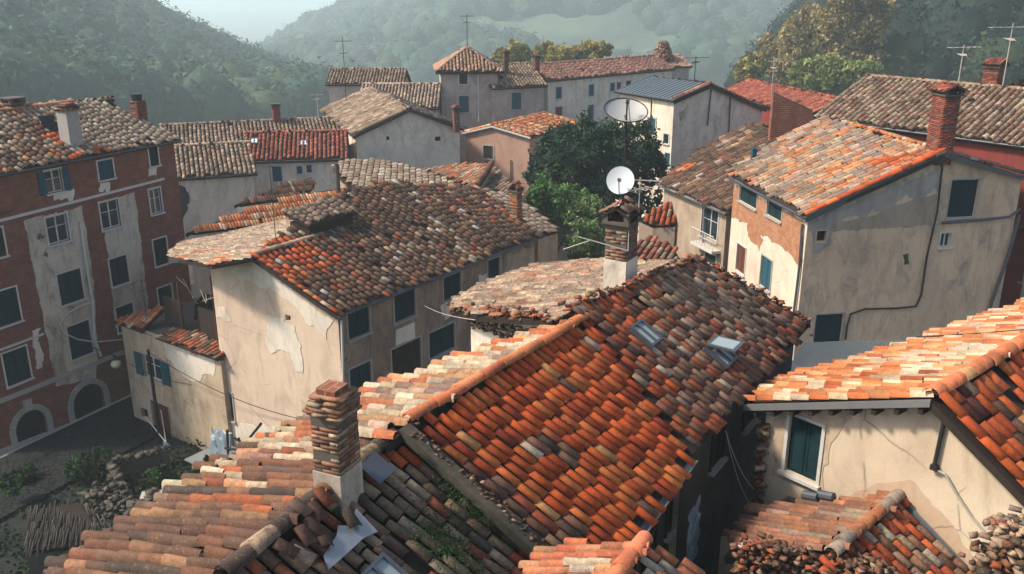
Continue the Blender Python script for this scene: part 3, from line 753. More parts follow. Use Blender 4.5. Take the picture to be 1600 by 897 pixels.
hl.roofK(PALE[:2] + GREYT + TAN[:3] + ORANGE[1:2], pix=[(-90, 288), (283, 217), (213, 180), (150, 156), (-90, 172)], sp=.30, ex=.42, mat='tile_worn', wav=.06, miss=.01,
         patches=[(hl.atK((190, 190)), 6, PALE, .9), (hl.atK((20, 240)), 4, DARK, .6), (hl.atK((60, 200)), 1.2, DARK, .9), (hl.atK((85, 215)), .8, RED, .9), (hl.atK((115, 240)), 1.1, RED, .8), (hl.atK((155, 240)), .6, RED, .7)])
hl.roofO(GREYT, sp=.30, ex=.4, mat='tile_old')
hl.gutter(); hl.ridge(ORANGE, t0=.0, t1=.80)
m = MB().mat('dark_inside')  # dark plate laid on the tiles, coloured as the hole's shaded inside
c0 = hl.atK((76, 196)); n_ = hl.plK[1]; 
m.prism([hl.atK(p) + n_ * .16 for p in ((60, 186), (84, 184), (84, 194), (97, 196), (97, 207), (80, 209), (66, 200))], -n_ * .05); m.build('roof_hole_shade', hl.rk)
chim_px(hl.rk, hl.plK, (114, 232), (107, 174), 28, hl.u, style='plain', mat_body='stone_trim', cap='stack', pal=DARK, label='grey rendered chimney blackened at its top')
chim_px(hl.rk, hl.plK, (218, 188), (217, 158), 22, hl.u, cap='pot', label='slim red brick chimney with black pot', pal=BRICKR)
chim_px(hl.rk, hl.plK, (22, 172), (22, 163), 26, hl.u, cap='slab')

# ===== the cream house with the dark tiled roof =====
hb = House('gabled_house', 'cream plastered gabled house with dark patched roof and peeling front', (527, 492), (850, 366), 9, A=(395, 400), O=(264, 403), zb=-1, ins=.35)
iO_ = hb.W - np.dot(hit((329, 420), (hb.k + hb.u * .35, hb.u)) - hb.k, hb.g)
print('iO', iO_)
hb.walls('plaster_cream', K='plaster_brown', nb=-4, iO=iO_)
for q in [(560, 503, 34, 44), (632, 477, 33, 42), (706, 447, 27, 36), (771, 424, 18, 40), (563, 588, 34, 36), (690, 532, 40, 40)]: hb.wk.win(*q, 'closed', trim='stone_trim')
hb.wk.win(635, 566, 46, 60, 'door', col='wood_dark', trim='stone_trim')
hb.wn.win(450, 497, 8, 9, 'hole'); hb.wn.win(353, 632, 23, 40, 'closed', trim='stone_trim')
hb.build()
hb.wk.patch([(618, 516), (647, 503), (648, 528), (618, 540)], 'plaster_pale', .03, 'panel', 0)
hb.wk.patch([(690, 480), (700, 470), (704, 492), (694, 500)], 'plaster_pale', .02, seed=9)
hb.wk.patch([(748, 430), (760, 425), (762, 455), (748, 462)], 'white_plaster', .02, seed=10)
hb.wk.patch([(792, 400), (846, 380), (848, 440), (800, 465), (786, 440)], 'plaster_tan', .02, seed=11)
hb.wn.patch([(352, 420), (400, 412), (440, 440), (490, 480), (518, 500), (512, 528), (480, 502), (452, 470), (433, 455), (400, 445), (372, 434)], 'white_plaster', .02, rough=.05, seed=2)
hb.wn.patch([(420, 493), (450, 500), (462, 512), (470, 545), (473, 582), (462, 580), (455, 552), (440, 546), (424, 552), (415, 530), (417, 512)], 'white_plaster', .022, rough=.04, seed=3)
hb.wn.patch([(332, 655), (370, 662), (440, 668), (444, 730), (332, 740)], 'white_plaster', .018, rough=.05, seed=17)
hb.wn.patch([(336, 480), (352, 478), (360, 500), (338, 498)], 'plaster_pale', .015, seed=7)
hb.wk.pipe([(531, 500), (533, 560), (534, 640)], .05, 'white_paint')
hb.roofK(DARK, pix=[(395, 401), (527, 492), (850, 366), (746, 290), (640, 286), (590, 283), (500, 312), (452, 352)], sp=.29, ex=.44, mat='tile_worn', wav=.07, miss=.012, hr=.32, wr=.74,
         patches=[(hb.atK((455, 400)), 2.2, RED, .75), (hb.atK((440, 385)), 1.0, BRICKR, .6), (hb.atK((480, 375)), 1.6, CREAM, .35), (hb.atK((500, 445)), 1.2, DARK, .95), (hb.atK((690, 380)), 3, TAN, .12), (hb.atK((740, 320)), 3, MIXED, .3), (hb.atK((620, 330)), 2.5, DARK[1:2] + DARK[:1], .7)])
hb.roofO(PALE, pix=[(395, 401), (330, 413), (262, 400), (292, 372), (440, 344), (470, 350)], sp=.26, ex=.36, mat='tile_old', hr=.22, wav=.06, patches=[(hb.atO((300, 400)), 1.6, ORANGE, .6), (hb.atO((340, 408)), 1.5, ORANGE, .4)])
hb.gutter(); hb.barge('O', h=.2); hb.ridge(TAN, t0=.0, t1=.28)
ridge(hb.rk, hb.a0 - hb.u * .02 + hb.plK[1] * .06, hb.k - hb.u * .02 + hb.plK[1] * .06, RED, r=.09, ex=.42)
_, tb = chim_px(hb.rk, hb.plK, (806, 344), (803, 300), 19, hb.u, cap='gable', label='slim orange brick chimney with gabled tile cap', pal=ORANGE)
skylight(hb.rk, hb.plK, hb.atK((525, 362)), -Z, .9, .7)
# tile-covered dormer hood near its ridge
dm = hb.atK((505, 350)); gg = -hb.g
for zz in (0,):
    q0 = dm + hb.g * .6 + Z * .85; poly = [q0 - hb.u * 1.6, q0 + hb.u * 1.3, q0 + hb.u * 1.3 - hb.g * 1.5 - Z * .35, q0 - hb.u * 1.6 - hb.g * 1.5 - Z * .35]
    n2 = np.cross(poly[1] - poly[0], poly[2] - poly[0]); d_ = tiled(hb.root, poly, nrm(n2 if n2[2] > 0 else -n2), GREYT, sp=.3, ex=.36, mat='tile_old', name='dormer_hood', wav=.08)
    mm = MB().mat('slab_dark'); mm.box(poly[3] - Z * .75 + hb.u * .15 + hb.g * .2, hb.u * 2.6, hb.g * 1.2, Z * .6); mm.build('dormer_wall', d_)

# ===== annex in front of its gable =====
ux = hb.g; s0 = hb.wn
def apt(px, py, off=0.0): q = hit((px, py), (s0.a - hb.u * off, s0.n)); return q
aK = apt(341, 530, .22); aL = apt(192, 528, .22); ax = nrm((aL - aK) * np.array([1, 1, 0]))
ha = thing('annex_house', 'low plastered annex with terrace against the cream gable', 'house', (aK[0] + ax[0] * 3, aK[1] + ax[1] * 3, -3))
zt = (aK[2] + aL[2]) / 2; La = np.linalg.norm((aL - aK)[:2]); print('annex', aK, aL, La)
fa = hb.u
wa = Wall(aK, aK + ax * La, [(0, zt), (La, zt)], -4, 'plaster_annex', ha, -fa)
wa.win(352, 632, 1, 1, 'closed', r=None) if False else None
wa.win(303, 547, 8, 11, 'hole'); wa.win(239, 575, 26, 34, 'open', col='shutter_blue', trim='stone_trim'); wa.win(226, 646, 10, 14, 'hole')
wa.win(256, 678, 26, 90, 'door', col='wood_brown', trim='stone_trim'); wa.build()
wa.patch([(252, 530), (338, 540), (336, 580), (300, 600), (262, 560)], 'white_plaster', .015, seed=12)
Wall(aK + ax * La, aK + ax * La + fa * 5, [(0, zt), (5, zt)], -4, 'plaster_annex', ha, ax).build()
Wall(aK, aK + fa * .6, [(0, zt), (.6, zt)], -4, 'plaster_annex', ha, -ax).build()
wb2 = Wall(aK - ax * 0, aK - ax * .01, [(0, 1), (.01, 1)], 0, 'plaster_annex', ha, -fa)
f0 = aK + fa * 0; m = MB().mat('mortar'); m.box(np.array([aK[0], aK[1], zt - .2]), ax * La, fa * 5, Z * .12); m.build('terrace_floor', ha)
# tiled strip roofs along the front and the small orange hip at its left end
p0 = np.array([aK[0], aK[1], zt + .02]) - fa * .25 - ax * .1
r1 = [p0, p0 + ax * La * .6, p0 + ax * La * .6 + fa * 1.1 + Z * .22, p0 + fa * 1.1 + Z * .22]
tiled(ha, r1, nrm(np.array([0, 0, 1]) - fa * .2), MIXED, sp=.26, name='roof', slab=.08, wav=.02)
p1 = p0 + ax * La * .74
r2 = [p1, p1 + ax * La * .32, p1 + ax * La * .04 + fa * 1.3 + Z * .75, p1 + fa * 1.3 + Z * .75]
n2 = np.cross(r2[1] - r2[0], r2[2] - r2[0]); tiled(ha, r2, nrm(n2 if n2[2] > 0 else -n2), ORANGE, sp=.26, name='roof', slab=.08, wav=.02)
# terrace screens
sc_ = MB().mat('slab_dark'); q0 = p0 + fa * 1.2 + ax * .1
sc_.box(q0, ax * 2.6, fa * .05, Z * 1.5); sc_.build('terrace_screen', ha); sc_ = MB().mat('slab_dark'); sc_.box(q0 + ax * 3.9, ax * 1.4, fa * .06, Z * 1.5); sc_.build('terrace_screen', ha)
# arched tiled pergola
cen = q0 + ax * 2.6 + fa * 2.4 + Z * .2; V_ = []; rr = 1.7
m = MB().mat('wood_dark')
for j in range(9):
    pts = [cen + fa * (-1.4 + j * .35) + ax * rr * math.cos(t) + Z * (1.6 * math.sin(t)) for t in np.linspace(0, math.pi, 11)]
    m.path(pts, .03, 5)
m.build('pergola_ribs', ha)
vv = []; ff = []; cc_ = []; rng = np.random.default_rng(3)
for i in range(22):
    t0, t1 = math.pi * i / 22, math.pi * (i + .9) / 22
    for j in range(9):
        a, b = -1.5 + j * .34, -1.5 + (j + .96) * .34; k = len(vv)
        vv += [cen + fa * y + ax * (rr + .05) * math.cos(t) + Z * ((1.6 + .05) * math.sin(t)) for t, y in ((t0, a), (t0, b), (t1, b + .02), (t1, a))]
        ff.append([k, k + 1, k + 2, k + 3]); cc_ += [pick(rng, MUD, 1)[0]] * 4
npmesh('pergola_cover', np.array(vv), np.array(ff), 'tile_worn', ha, np.array(cc_))

# ===== R: house with the orange gable edge on the right =====
hr = House('gabled_house', 'grey plastered gabled house with warm tiled roof and bent wall pipe', (1259, 338), (1138, 274), 11.5, A=(1476, 238), O=(1612, 277), zb=0, ins=.25)
hr.walls('plaster_beige', K='plaster_yellow')
hr.wn.win(1504, 310, 42, 58, 'closed', trim='stone_trim'); hr.wn.win(1477, 375, 16, 22, 'glass'); hr.wn.win(1294, 513, 42, 44, 'closed', trim='stone_trim'); hr.wn.win(1284, 369, 15, 16, 'hole')
hr.wk.win(1170, 303, 28, 36, 'closed', trim='stone_trim'); hr.wk.win(1211, 325, 24, 34, 'closed', trim='stone_trim'); hr.wk.win(1158, 405, 14, 44, 'closed', col='wood_brown'); hr.wk.win(1197, 427, 17, 50, 'closed', trim='stone_trim', col='shutter_blue')
hr.build()
hr.wk.patch([(1139, 285), (1256, 345), (1253, 420), (1225, 388), (1190, 366), (1172, 352), (1150, 342), (1139, 335)], 'brick_orange', .015, 'exposed_brick', .04, seed=2)
hr.wk.patch([(1168, 352), (1185, 350), (1192, 372), (1186, 390), (1170, 368)], 'brick_orange', .012, 'exposed_brick', .05, seed=3)
hr.wn.patch([(1262, 345), (1345, 308), (1470, 262), (1466, 300), (1400, 315), (1380, 330), (1300, 345), (1290, 362), (1264, 366)], 'plaster_dim', .014, seed=4, rough=.08)
hr.wn.patch([(1294, 350), (1360, 338), (1400, 320), (1465, 302), (1456, 352), (1292, 362)], 'plaster_tan', .010, seed=6, rough=.02)
hr.wn.patch([(1266, 345), (1300, 345), (1296, 385), (1270, 396)], 'plaster_dim', .018, seed=5, rough=.03)
hr.wn.pipe([(1472, 250), (1463, 330), (1447, 400), (1438, 460), (1430, 478), (1400, 481), (1350, 482), (1328, 490), (1322, 510), (1320, 530)], .045, 'wire_dark', .07)
hr.wn.pipe([(1470, 348), (1530, 343), (1575, 338), (1592, 326)], .06, 'gutter_grey', .1)
hr.wn.pipe([(1590, 335), (1572, 400), (1540, 490)], .08, 'gutter_grey', .12); hr.wk.pipe([(1257, 350), (1252, 420), (1243, 492)], .06, 'gutter_grey', .1)
hr.wn.patch([(1410, 400), (1418, 398), (1420, 412), (1412, 414)], 'moss', .03, 'moss_clump', .03, seed=8)
hr.roofK(PALE + ORANGE[:2] + [((.36, .25, .2), 5), ((.26, .2, .17), 3)], pix=[(1259, 338), (1476, 240), (1287, 184), (1210, 220), (1136, 268)], sp=.34, ex=.50, mat='tile_worn', hr=.42, wav=.06,
         patches=[(hr.atK((1230, 300)), 2, TAN, .5), (hr.atK((1440, 245)), 1.3, ORANGE, .9), (hr.atK((1380, 255)), 1.0, RED, .7), (hr.atK((1200, 260)), 2.5, GREYT, .5)])
hr.roofO(MIXED, world=[hr.a0, hr.a1, hr.o1 + hr.g * 3 - Z * .8, hr.o0 + hr.g * 3 - Z * .8], sp=.3, ex=.4)
hr.gutter(); hr.barge('K', h=.26); hr.barge('O', h=.2); hr.ridge(ORANGE)
ridge(hr.rk, hr.a0 + hr.plK[1] * .06, hr.k + hr.plK[1] * .06, RED, r=.12, ex=.5, mat='tile_clean')
_, tr = chim_px(hr.rk, hr.plK, (1466, 240), (1474, 150), 40, hr.u, cap='tiles', label='big brick chimney with grey curved cap on the gable tip', pal=BRICKR, dfac=.8)
chim_px(hr.rk, hr.plK, (1177, 250), (1177, 232), 9, hr.u, style='plain', mat_body='shutter_blue', cap='none')

# ===== R2: darker lower house attached on its left =====
h2 = House('low_house', 'tan plastered low house with dark mossy roof and balcony window', (1133, 331), (1028, 286), 9.6, tan=.42, ridge=(1190, 199), zb=0, W=11)
h2.walls('plaster_tan'); h2.wk.win(1109, 350, 26, 48, 'glass'); h2.wk.win(1110, 404, 18, 16, 'closed'); h2.build()
h2.roofK(DARK, pix=[(1133, 332), (1028, 286), (1098, 232), (1172, 194), (1215, 198), (1290, 205), (1250, 280)], sp=.34, ex=.5, mat='tile_old', hr=.45, wav=.08, patches=[(h2.atK((1060, 270)), 1.2, RED, .5), (h2.atK((1150, 220)), 1.6, TAN, .5)])
h2.roofO(DARK, sp=.34, ex=.5, mat='tile_old'); h2.gutter(mat='metal_pale', r=.1)
h2.wk.pipe([(1102, 326), (1100, 400)], .05, 'metal_pale')
m = MB().mat('white_paint'); u0, z0 = h2.wk.uz(1092, 378); u1, z1 = h2.wk.uz(1126, 392)
h2.wk.bx(m, min(u0, u1), max(u0, u1), z1 - .15, z1, .005, .55); 
for i in range(9):
    uu = min(u0, u1) + abs(u1 - u0) * i / 8; m.tube(h2.wk.pt(uu, z1, .5), h2.wk.pt(uu, z1 + .8, .5), .015, n=5)
m.tube(h2.wk.pt(min(u0, u1), z1 + .8, .5), h2.wk.pt(max(u0, u1), z1 + .8, .5), .025, n=6); m.build('balcony', h2.root)
print('R2 k e', h2.k, h2.e, 'R', hr.k, hr.e)

# ===== Centre row: red tiled house, mixed-tile house behind it, long-tile house in front =====
hc = House('row_house', 'red tiled house in the centre with a smooth orange ridge', (921, 934), (1081, 713), 13, tan=.60, ridge=(650, 655), zb=0, ins=.3, W=7.2, tanO=.28)
rA, rB = hit((640, 662), hc.plK), hit((921, 497), hc.plK); hc.plO = plane(rA, rB, rA + hc.g * 3 - Z * .8)
def body5(h, L0, L1, mats, wins=(), ra=None, rb=None):
    """five-sided body under two roof planes: K eave, left eave points L0 (near) and L1 (far)"""
    A = h.k + h.u * .3 + h.g * .3; Dq = h.e - h.u * .05 + h.g * .3; up = h.ze + .3 * .6 - .2
    def gab(P0, P1, zr_, z1, mat, f):
        L = np.linalg.norm((P1 - P0)[:2]); t = min(.9, h.tA / L) * L
        return Wall(P0, P1, [(0, up), (t, zr_), (L, z1)], 0, mat, h.root, f)
    ra = h.zA - .25 if ra is None else ra; rb = h.zA - .25 if rb is None else rb
    h.wn = gab(A, L0, ra, L0[2] - .25, mats[0], -h.u).build(); h.wf = gab(Dq, L1, rb, L1[2] - .25, mats[3], h.u).build()
    L = np.linalg.norm((L1 - L0)[:2]); h.wo = Wall(L0, L1, [(0, L0[2] - .25), (L, L1[2] - .25)], 0, mats[2], h.root, h.g).build()
    L = np.linalg.norm((Dq - A)[:2]); h.wk = Wall(A, Dq, [(0, up), (L, up)], 0, mats[1], h.root, -h.g)
    for q in wins: h.wk.win(*q, 'closed', trim='wood_dark', col='wood_dark')  # casings coloured dark as part of the alley's shade
    h.wk.build()
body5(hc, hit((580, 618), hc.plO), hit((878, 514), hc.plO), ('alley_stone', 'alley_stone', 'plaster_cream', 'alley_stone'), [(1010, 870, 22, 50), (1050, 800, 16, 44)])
hc.roofK(RED, pix=[(640, 662), (920, 497), (1081, 713), (921, 930)], sp=.205, ex=.39, mat='tile_clean', hr=.36, wav=.01, miss=0, jit=.5, wr=.76, corr=.12,
         patches=[(hc.atK((720, 740)), .6, MIXED, .8), (hc.atK((790, 800)), .7, MIXED, .85), (hc.atK((870, 860)), .9, MIXED, .9), (hc.atK((940, 540)), .6, MIXED, .5), (hc.atK((860, 690)), .5, MIXED, .4)])
hc.roofO(CREAM, pix=[(640, 662), (920, 497), (882, 506), (560, 612), (470, 660), (600, 690)], sp=.25, ex=.42, mat='tile_worn', hr=.45, wav=.03,
         patches=[(hc.atO((830, 525)), 1.6, ORANGE, .95), (hc.atO((740, 555)), 1.0, ORANGE, .6), (hc.atO((620, 600)), .8, ORANGE, .5), (hc.atO((780, 560)), 1, CREAM[:2], .7)])
hc.gutter(mat='metal_pale', r=.06)
ridge(hc.rk, rB + Z * .02, rA + Z * .02, [((.62, .21, .085), 5), ((.56, .17, .07), 2)], r=.11, ex=.6, mat='tile_clean', lift=.05)
# worn mortar strip at its lower left verge
vA, vB = hit((632, 668), hc.plK), hit((915, 924), hc.plK); m = MB().mat('mossy_mortar'); dv = nrm(vB - vA); sd = nrm(np.cross(dv, hc.plK[1]))
if sd[0] > 0: sd = -sd
m.prism([vA + hc.plK[1] * .10 - sd * .05, vB + hc.plK[1] * .10 - sd * .05, vB + hc.plK[1] * .06 + sd * .16, vA + hc.plK[1] * .06 + sd * .14], -hc.plK[1] * .14); m.build('verge_flashing', hc.rk); rocks('verge_rubble', hc.rk, alongline(vA + hc.plK[1] * .08, vB + hc.plK[1] * .08, 130, .045, 6), .03, DARK + MIXED[:2], seed=4, flat=.5)

h3 = House('row_house', 'mixed old tiled house with two skylights behind the red tiled roof', (1081, 712), (1264, 511), 13, tan=.60, ridge=(1085, 405), zb=0, ins=.3, W=9, tanO=.28)
print('CB check', hit((700, 478), h3.plO), hit((870, 498), h3.plO), h3.a0)
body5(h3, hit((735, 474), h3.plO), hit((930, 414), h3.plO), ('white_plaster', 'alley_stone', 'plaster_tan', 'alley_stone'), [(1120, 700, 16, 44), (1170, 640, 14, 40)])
rocks('eave_rubble', h3.root, np.concatenate([alongline(h3.wn.pt(h3.wn.L - .05, h3.wo.prof[0][1] - .05 - .13 * q, .04), h3.wn.pt(h3.wn.L * .45, h3.wn.prof[1][1] - .6 - .13 * q, .04), 70, .04, 30 + q) for q in range(3)]), .05, DARK + GREYT, seed=12)
print('h3 L0', h3.wo.a, h3.wo.prof, h3.a0, 'hc', hc.wo.a, hc.wo.prof, hc.wn.prof)
h3.roofK(MIXED, pix=[(905, 478), (1085, 405), (1264, 511), (1081, 712), (921, 500), (885, 490)], sp=.195, ex=.34, mat='tile_worn', hr=.38, wav=.03, lift=.05, wr=.77,
         patches=[(h3.atK((1080, 450)), 2.0, GREYT, .75), (h3.atK((1150, 480)), 1.5, GREYT, .5), (h3.atK((1180, 620)), 1.8, [((.2, .11, .08), 4), ((.14, .09, .07), 4), ((.3, .09, .05), 2)], .6), (h3.atK((1000, 640)), 1.5, RED, .45), (h3.atK((960, 500)), 1, RED, .4)])
h3.roofO(TAN, pix=[(700, 478), (745, 490), (870, 497), (905, 479), (1085, 405), (1045, 408), (945, 405), (835, 412), (760, 440)], sp=.24, ex=.34, mat='tile_old', hr=.2, wav=.05, jit=1.4, patches=[(h3.atO((780, 485)), 1.5, MIXED, .6)])
n3 = h3.plK[1]
for pts_, sd2 in ((alongline(h3.atK((880, 488)) + n3 * .10, h3.atK((1085, 406)) + n3 * .10, 90, .05, 2), 6), (alongline(h3.atK((1085, 406)) + n3 * .06, h3.atK((1262, 510)) + n3 * .06, 190, .07, 3), 7), (alongline(h3.atO((702, 480)), h3.atO((872, 498)), 110, .06, 4), 8)): rocks('ridge_rubble', h3.rk, pts_, .058, MIXED + DARK + RED[:1], seed=sd2)
skylight(h3.rk, h3.plK, h3.atK((1003, 530)) + n3 * .05, -Z, .52, .6)
skylight(h3.rk, h3.plK, h3.atK((1120, 560)) + n3 * .04, -Z, .6, .62, opened=True)
# rubble band and whitewashed wall under the eave on its left
eA, eB = hit((735, 500), vplane(h3.a0 - h3.u * -.0, h3.g)), None
_, tc = chim_px(h3.rk, h3.plO, (968, 458), (972, 352), 54, h3.u, cap='tiles', plinth=.75, label='tall brick chimney on a white base with rusty tiled cap', pal=[((.30, .2, .14), 5), ((.24, .13, .09), 4), ((.34, .12, .07), 2)], seed=9, dfac=.9)

# long-tile house (bottom left)
zr = hc.zA - .12; r0 = P((612, 684), zr); r1 = P((352, 900), zr); un = nrm(r1 - r0); gl = np.array([-un[1], un[0], 0]); gl = gl if gl[0] < 0 else -gl
hn = thing('row_house', 'near house at the lower left with long rows of weathered tiles and torn metal patch', 'house', (*(r0 + un * 3)[:2], 0))
plL = plane(r0, r1, r0 + gl - Z * .23); plR = plane(r0, r1, r0 - gl - Z * .62)
print('N ridge', r0, r1, 'px/m', 338 / np.linalg.norm(r1 - r0))
pL = [hit(p, plL) for p in [(612, 684), (352, 900), (250, 985), (40, 985), (78, 895), (190, 822), (300, 745), (452, 668), (500, 650)]]
ln = tiled(hn, pL, plL[1], MUD, sp=.205, ex=.40, mat='tile_worn', hr=.52, wav=.03, jit=1.7, wr=.74, corr=.5, ov=1.1, patches=[(hit((520, 660), plL), 2.0, CREAM, .9), (hit((400, 730), plL), 1.5, CREAM, .4)])
pR = [hit(p, plR) for p in [(612, 684), (352, 900), (250, 985), (900, 985), (846, 900), (846, 864), (634, 668)]]
DK2 = [((.20, .125, .085), 5), ((.30, .20, .13), 4), ((.42, .31, .20), 2.4), ((.36, .10, .045), 1.6), ((.11, .075, .055), 3)]
rn = tiled(hn, pR, plR[1], DK2, sp=.215, ex=.38, mat='tile_worn', hr=.38, wr=.76, wav=.04, jit=1.2, miss=.02, name='roof', under='slab_dark', lift=-.08,
           patches=[(hit((480, 810), plR), .6, RED, .6), (hit((620, 690), plR), .5, RED, .5), (hit((840, 880), plR), 1, BRICKR, .4)])
rd = ridge(ln, r0 + Z * .0, r1, MUD + TAN[:1], r=.13, ex=.42, mat='tile_old', lift=.03)
rocks('eave_rubble', ln, alongline(hit((80, 893), plL), hit((452, 670), plL), 90, .04, 5), .07, MUD, seed=2)
nR = plR[1]
def onR(p, o=.1): return hit(p, plR) + nR * o
m = MB().mat('metal_pale'); m.prism([onR(p, .13) for p in [(550, 804), (584, 840), (561, 851), (531, 879), (507, 900), (499, 878), (520, 846), (522, 831), (544, 831)]], -nR * .012); m.build('metal_patch', rn)
skylight(rn, plR, hit((600, 918), plR), -Z, .55, .6)
V_ = nrm(-Z + nR * nR[2]); U_ = np.cross(V_, nR)
# loose broken tiles lying over the patch
rng = np.random.default_rng(8); pts = [onR((x, y), .15) for x, y in [(540, 822), (488, 812), (470, 850), (484, 836), (497, 852), (462, 806), (500, 790), (440, 870), (465, 880)]]
Vt, F, cc = tiles_geo(np.zeros(3), U_, V_, nR, np.array([p @ U_ for p in pts]), np.array([p @ V_ for p in pts]), rng.normal(0, .25, 9), np.full(9, .19), np.full(9, .27), np.full(9, .06), pick(rng, MUD + TAN, 9))
npmesh('loose_tiles', Vt + nR * (pts[0] @ nR), F, 'tile_worn', rn, cc)
_, tn = chim_px(ln, plL, (530, 768), (527, 655), 74, -un, cap='stack', plinth=.25, plmat='plaster_grey', label='thick brick chimney with stacked flat tiles on top', pal=[((.34, .16, .09), 5), ((.42, .26, .16), 3), ((.22, .12, .08), 3), ((.48, .36, .24), 1)], seed=11, dfac=.85, sink=.9, course=.06)
m = MB().mat('gutter_grey'); q = hit((572, 735), plR) + nR * .12; m.box(q - U_ * .25 - V_ * .2, U_ * .42, V_ * .5, nR * .02); m.build('flashing', rn)
def rect_walls(root, c, mat, zb, zt, faces=None):
    for i in range(4):
        a, b = c[i], c[(i + 1) % 4]; L = np.linalg.norm((b - a)[:2]); z0 = zt[i]; z1 = zt[(i + 1) % 4]; ctr = sum(c) / 4; mid = (a + b) / 2
        Wall(a, b, [(0, z0), (L, z1)], zb, mat, root, (mid - ctr) * np.array([1, 1, 0])).build()
E0 = hit((470, 682), plL); E1 = hit((60, 940), plL); E2 = hit((840, 940), plR); E3 = hit((700, 745), plR)
rect_walls(hn, [E0, E1, E2, E3], 'plaster_annex', 0, [E0[2] - .3, E1[2] - .3, E2[2] - .35, E3[2] - .5])

# ===== F: right front house =====
hf = House('gabled_house', 'cream gabled house at the right with bright orange tiles and louvred shutter', (1163, 630), (1443, 498), 13, A=(1456, 622), O=(1652, 823), zb=0, ins=.32, L=9)
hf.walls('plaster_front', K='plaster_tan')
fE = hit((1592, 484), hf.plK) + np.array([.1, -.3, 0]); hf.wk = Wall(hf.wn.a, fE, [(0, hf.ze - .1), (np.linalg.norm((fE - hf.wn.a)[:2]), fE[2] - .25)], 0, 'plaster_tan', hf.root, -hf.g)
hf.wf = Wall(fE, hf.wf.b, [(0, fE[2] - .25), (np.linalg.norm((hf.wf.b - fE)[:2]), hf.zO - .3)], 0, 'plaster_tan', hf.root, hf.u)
hf.wn.win(1256, 701, 52, 92, 'closed')
hf.build()
hf.wn.patch([(1345, 636), (1312, 668), (1298, 700), (1290, 730), (1286, 765), (1205, 745), (1212, 640)], 'plaster_annex', .01, seed=3, rough=.03)
hf.wn.patch([(1345, 765), (1420, 745), (1460, 790), (1520, 870), (1500, 890), (1410, 785), (1300, 790)], 'plaster_rust', .006, 'stain', .03, seed=5)
hf.wn.pipe([(1478, 655), (1470, 690), (1462, 727)], .035, 'wire_dark', .06)
hf.wn.pipe([(1462, 730), (1480, 740), (1497, 770), (1520, 805), (1545, 835)], .02, 'stone_trim', .06, 'hose')
m = MB().mat('wood_dark'); q = hf.wn.pt(*hf.wn.uz(1462, 732), .06); m.cbox(q, hf.wn.d * .12, hf.wn.n * .1, .09); m.build('junction_box', hf.wn.o)
ORANGEF = [((.56, .20, .07), 6), ((.58, .29, .13), 4), ((.62, .45, .30), 3), ((.48, .13, .045), 3)]  # orange and cream tiles of the right front house
hf.roofK(ORANGEF, pix=[(1163, 630), (1456, 620), (1605, 534), (1960, 327), (1960, 340), (1600, 476), (1440, 528), (1300, 574), (1235, 588)], sp=.20, ex=.40, mat='tile_clean', hr=.45, wav=.03, patches=[(hf.atK((1500, 560)), 2, CREAM[:2], .4), (hf.atK((1250, 610)), 1.4, ORANGE, .6)])
hf.roofO(RED, world=[hf.a0, hf.a1, hf.o1, hf.o0], sp=.27, ex=.42, mat='tile_worn', hr=.34, wav=.03, miss=.03,
         patches=[(hf.atO((1540, 640)), 1.6, DARK, .6), (hf.atO((1500, 640)), .8, [((.10, .02, .015), 1)], .8)])
ridge(hf.rk, hf.a1, hf.a0, [((.60, .19, .08), 5), ((.62, .33, .16), 1)], r=.15, ex=.34, mat='tile_clean')
hf.barge('K', h=.14, mat='metal_pale'); m = MB().mat('wood_dark'); 
for i in range(9):
    q = hf.k + hf.g * (hf.tA * (i + .5) / 9) + Z * ((hf.zA - hf.ze) * (i + .5) / 9 - .28); m.box(q, hf.g * .09, hf.u * .34, Z * .1)
m.build('rafter_ends', hf.rk)
ridge(hf.ro, hf.a0 + hf.plO[1] * .06 + hf.g * .1, hf.o0 + hf.plO[1] * .06, RED[:3], r=.11, ex=.4, mat='tile_clean')
rocks('corner_stones', hf.root, alongline(hf.wn.pt(.02, hf.ze - .4, .03), hf.wn.pt(.02, hf.ze - 4, .03), 80, .05, 2), .08, TAN + MIXED, seed=5, mat='tile_worn')

# ===== F2: porch roof in front of its wall =====
w0 = hf.wn.pt(*hf.wn.uz(1408, 776)); fd = hf.wn.d if np.dot(hf.wn.d, hf.g) > 0 else -hf.wn.d; out = hf.wn.n
hp = thing('porch', 'small tiled porch roof with grey ridge against the cream front wall', 'porch', (w0[0], w0[1], 0))
e0 = w0 + out * 2.4; plA = plane(w0, e0, w0 - fd - Z * .36); plB = plane(w0, e0, w0 + fd - Z * .5)
rp = tiled(hp, [hit(p, plA) for p in [(1408, 776), (1300, 868), (1130, 866), (1190, 790)]], plA[1], [((.30, .13, .075), 5), ((.24, .12, .08), 4), ((.42, .17, .08), 2), ((.36, .26, .18), 1)], sp=.19, ex=.5, mat='tile_worn', wav=.02, hr=.5)
rq = tiled(hp, [hit(p, plB) for p in [(1408, 776), (1412, 786), (1540, 915), (1280, 950), (1290, 876)]], plB[1], MIXED + RED, sp=.2, ex=.34, mat='tile_old', wav=.03, hr=.48)
ridge(rp, w0 + out * .05, hit((1298, 868), plA), [((.30, .25, .19), 3), ((.52, .19, .08), 2), ((.16, .09, .06), 1)], r=.12, ex=.36)
m = MB().mat('metal_blue'); fl = [hf.wn.pt(*hf.wn.uz(*p), .03) for p in ((1250, 792), (1408, 772), (1530, 900))]
for a, b in zip(fl[:-1], fl[1:]): m.prism([a, b, b - Z * .16, a - Z * .16], out * .04)
m.build('flashing', hp)
m = MB().mat('gutter_grey'); 
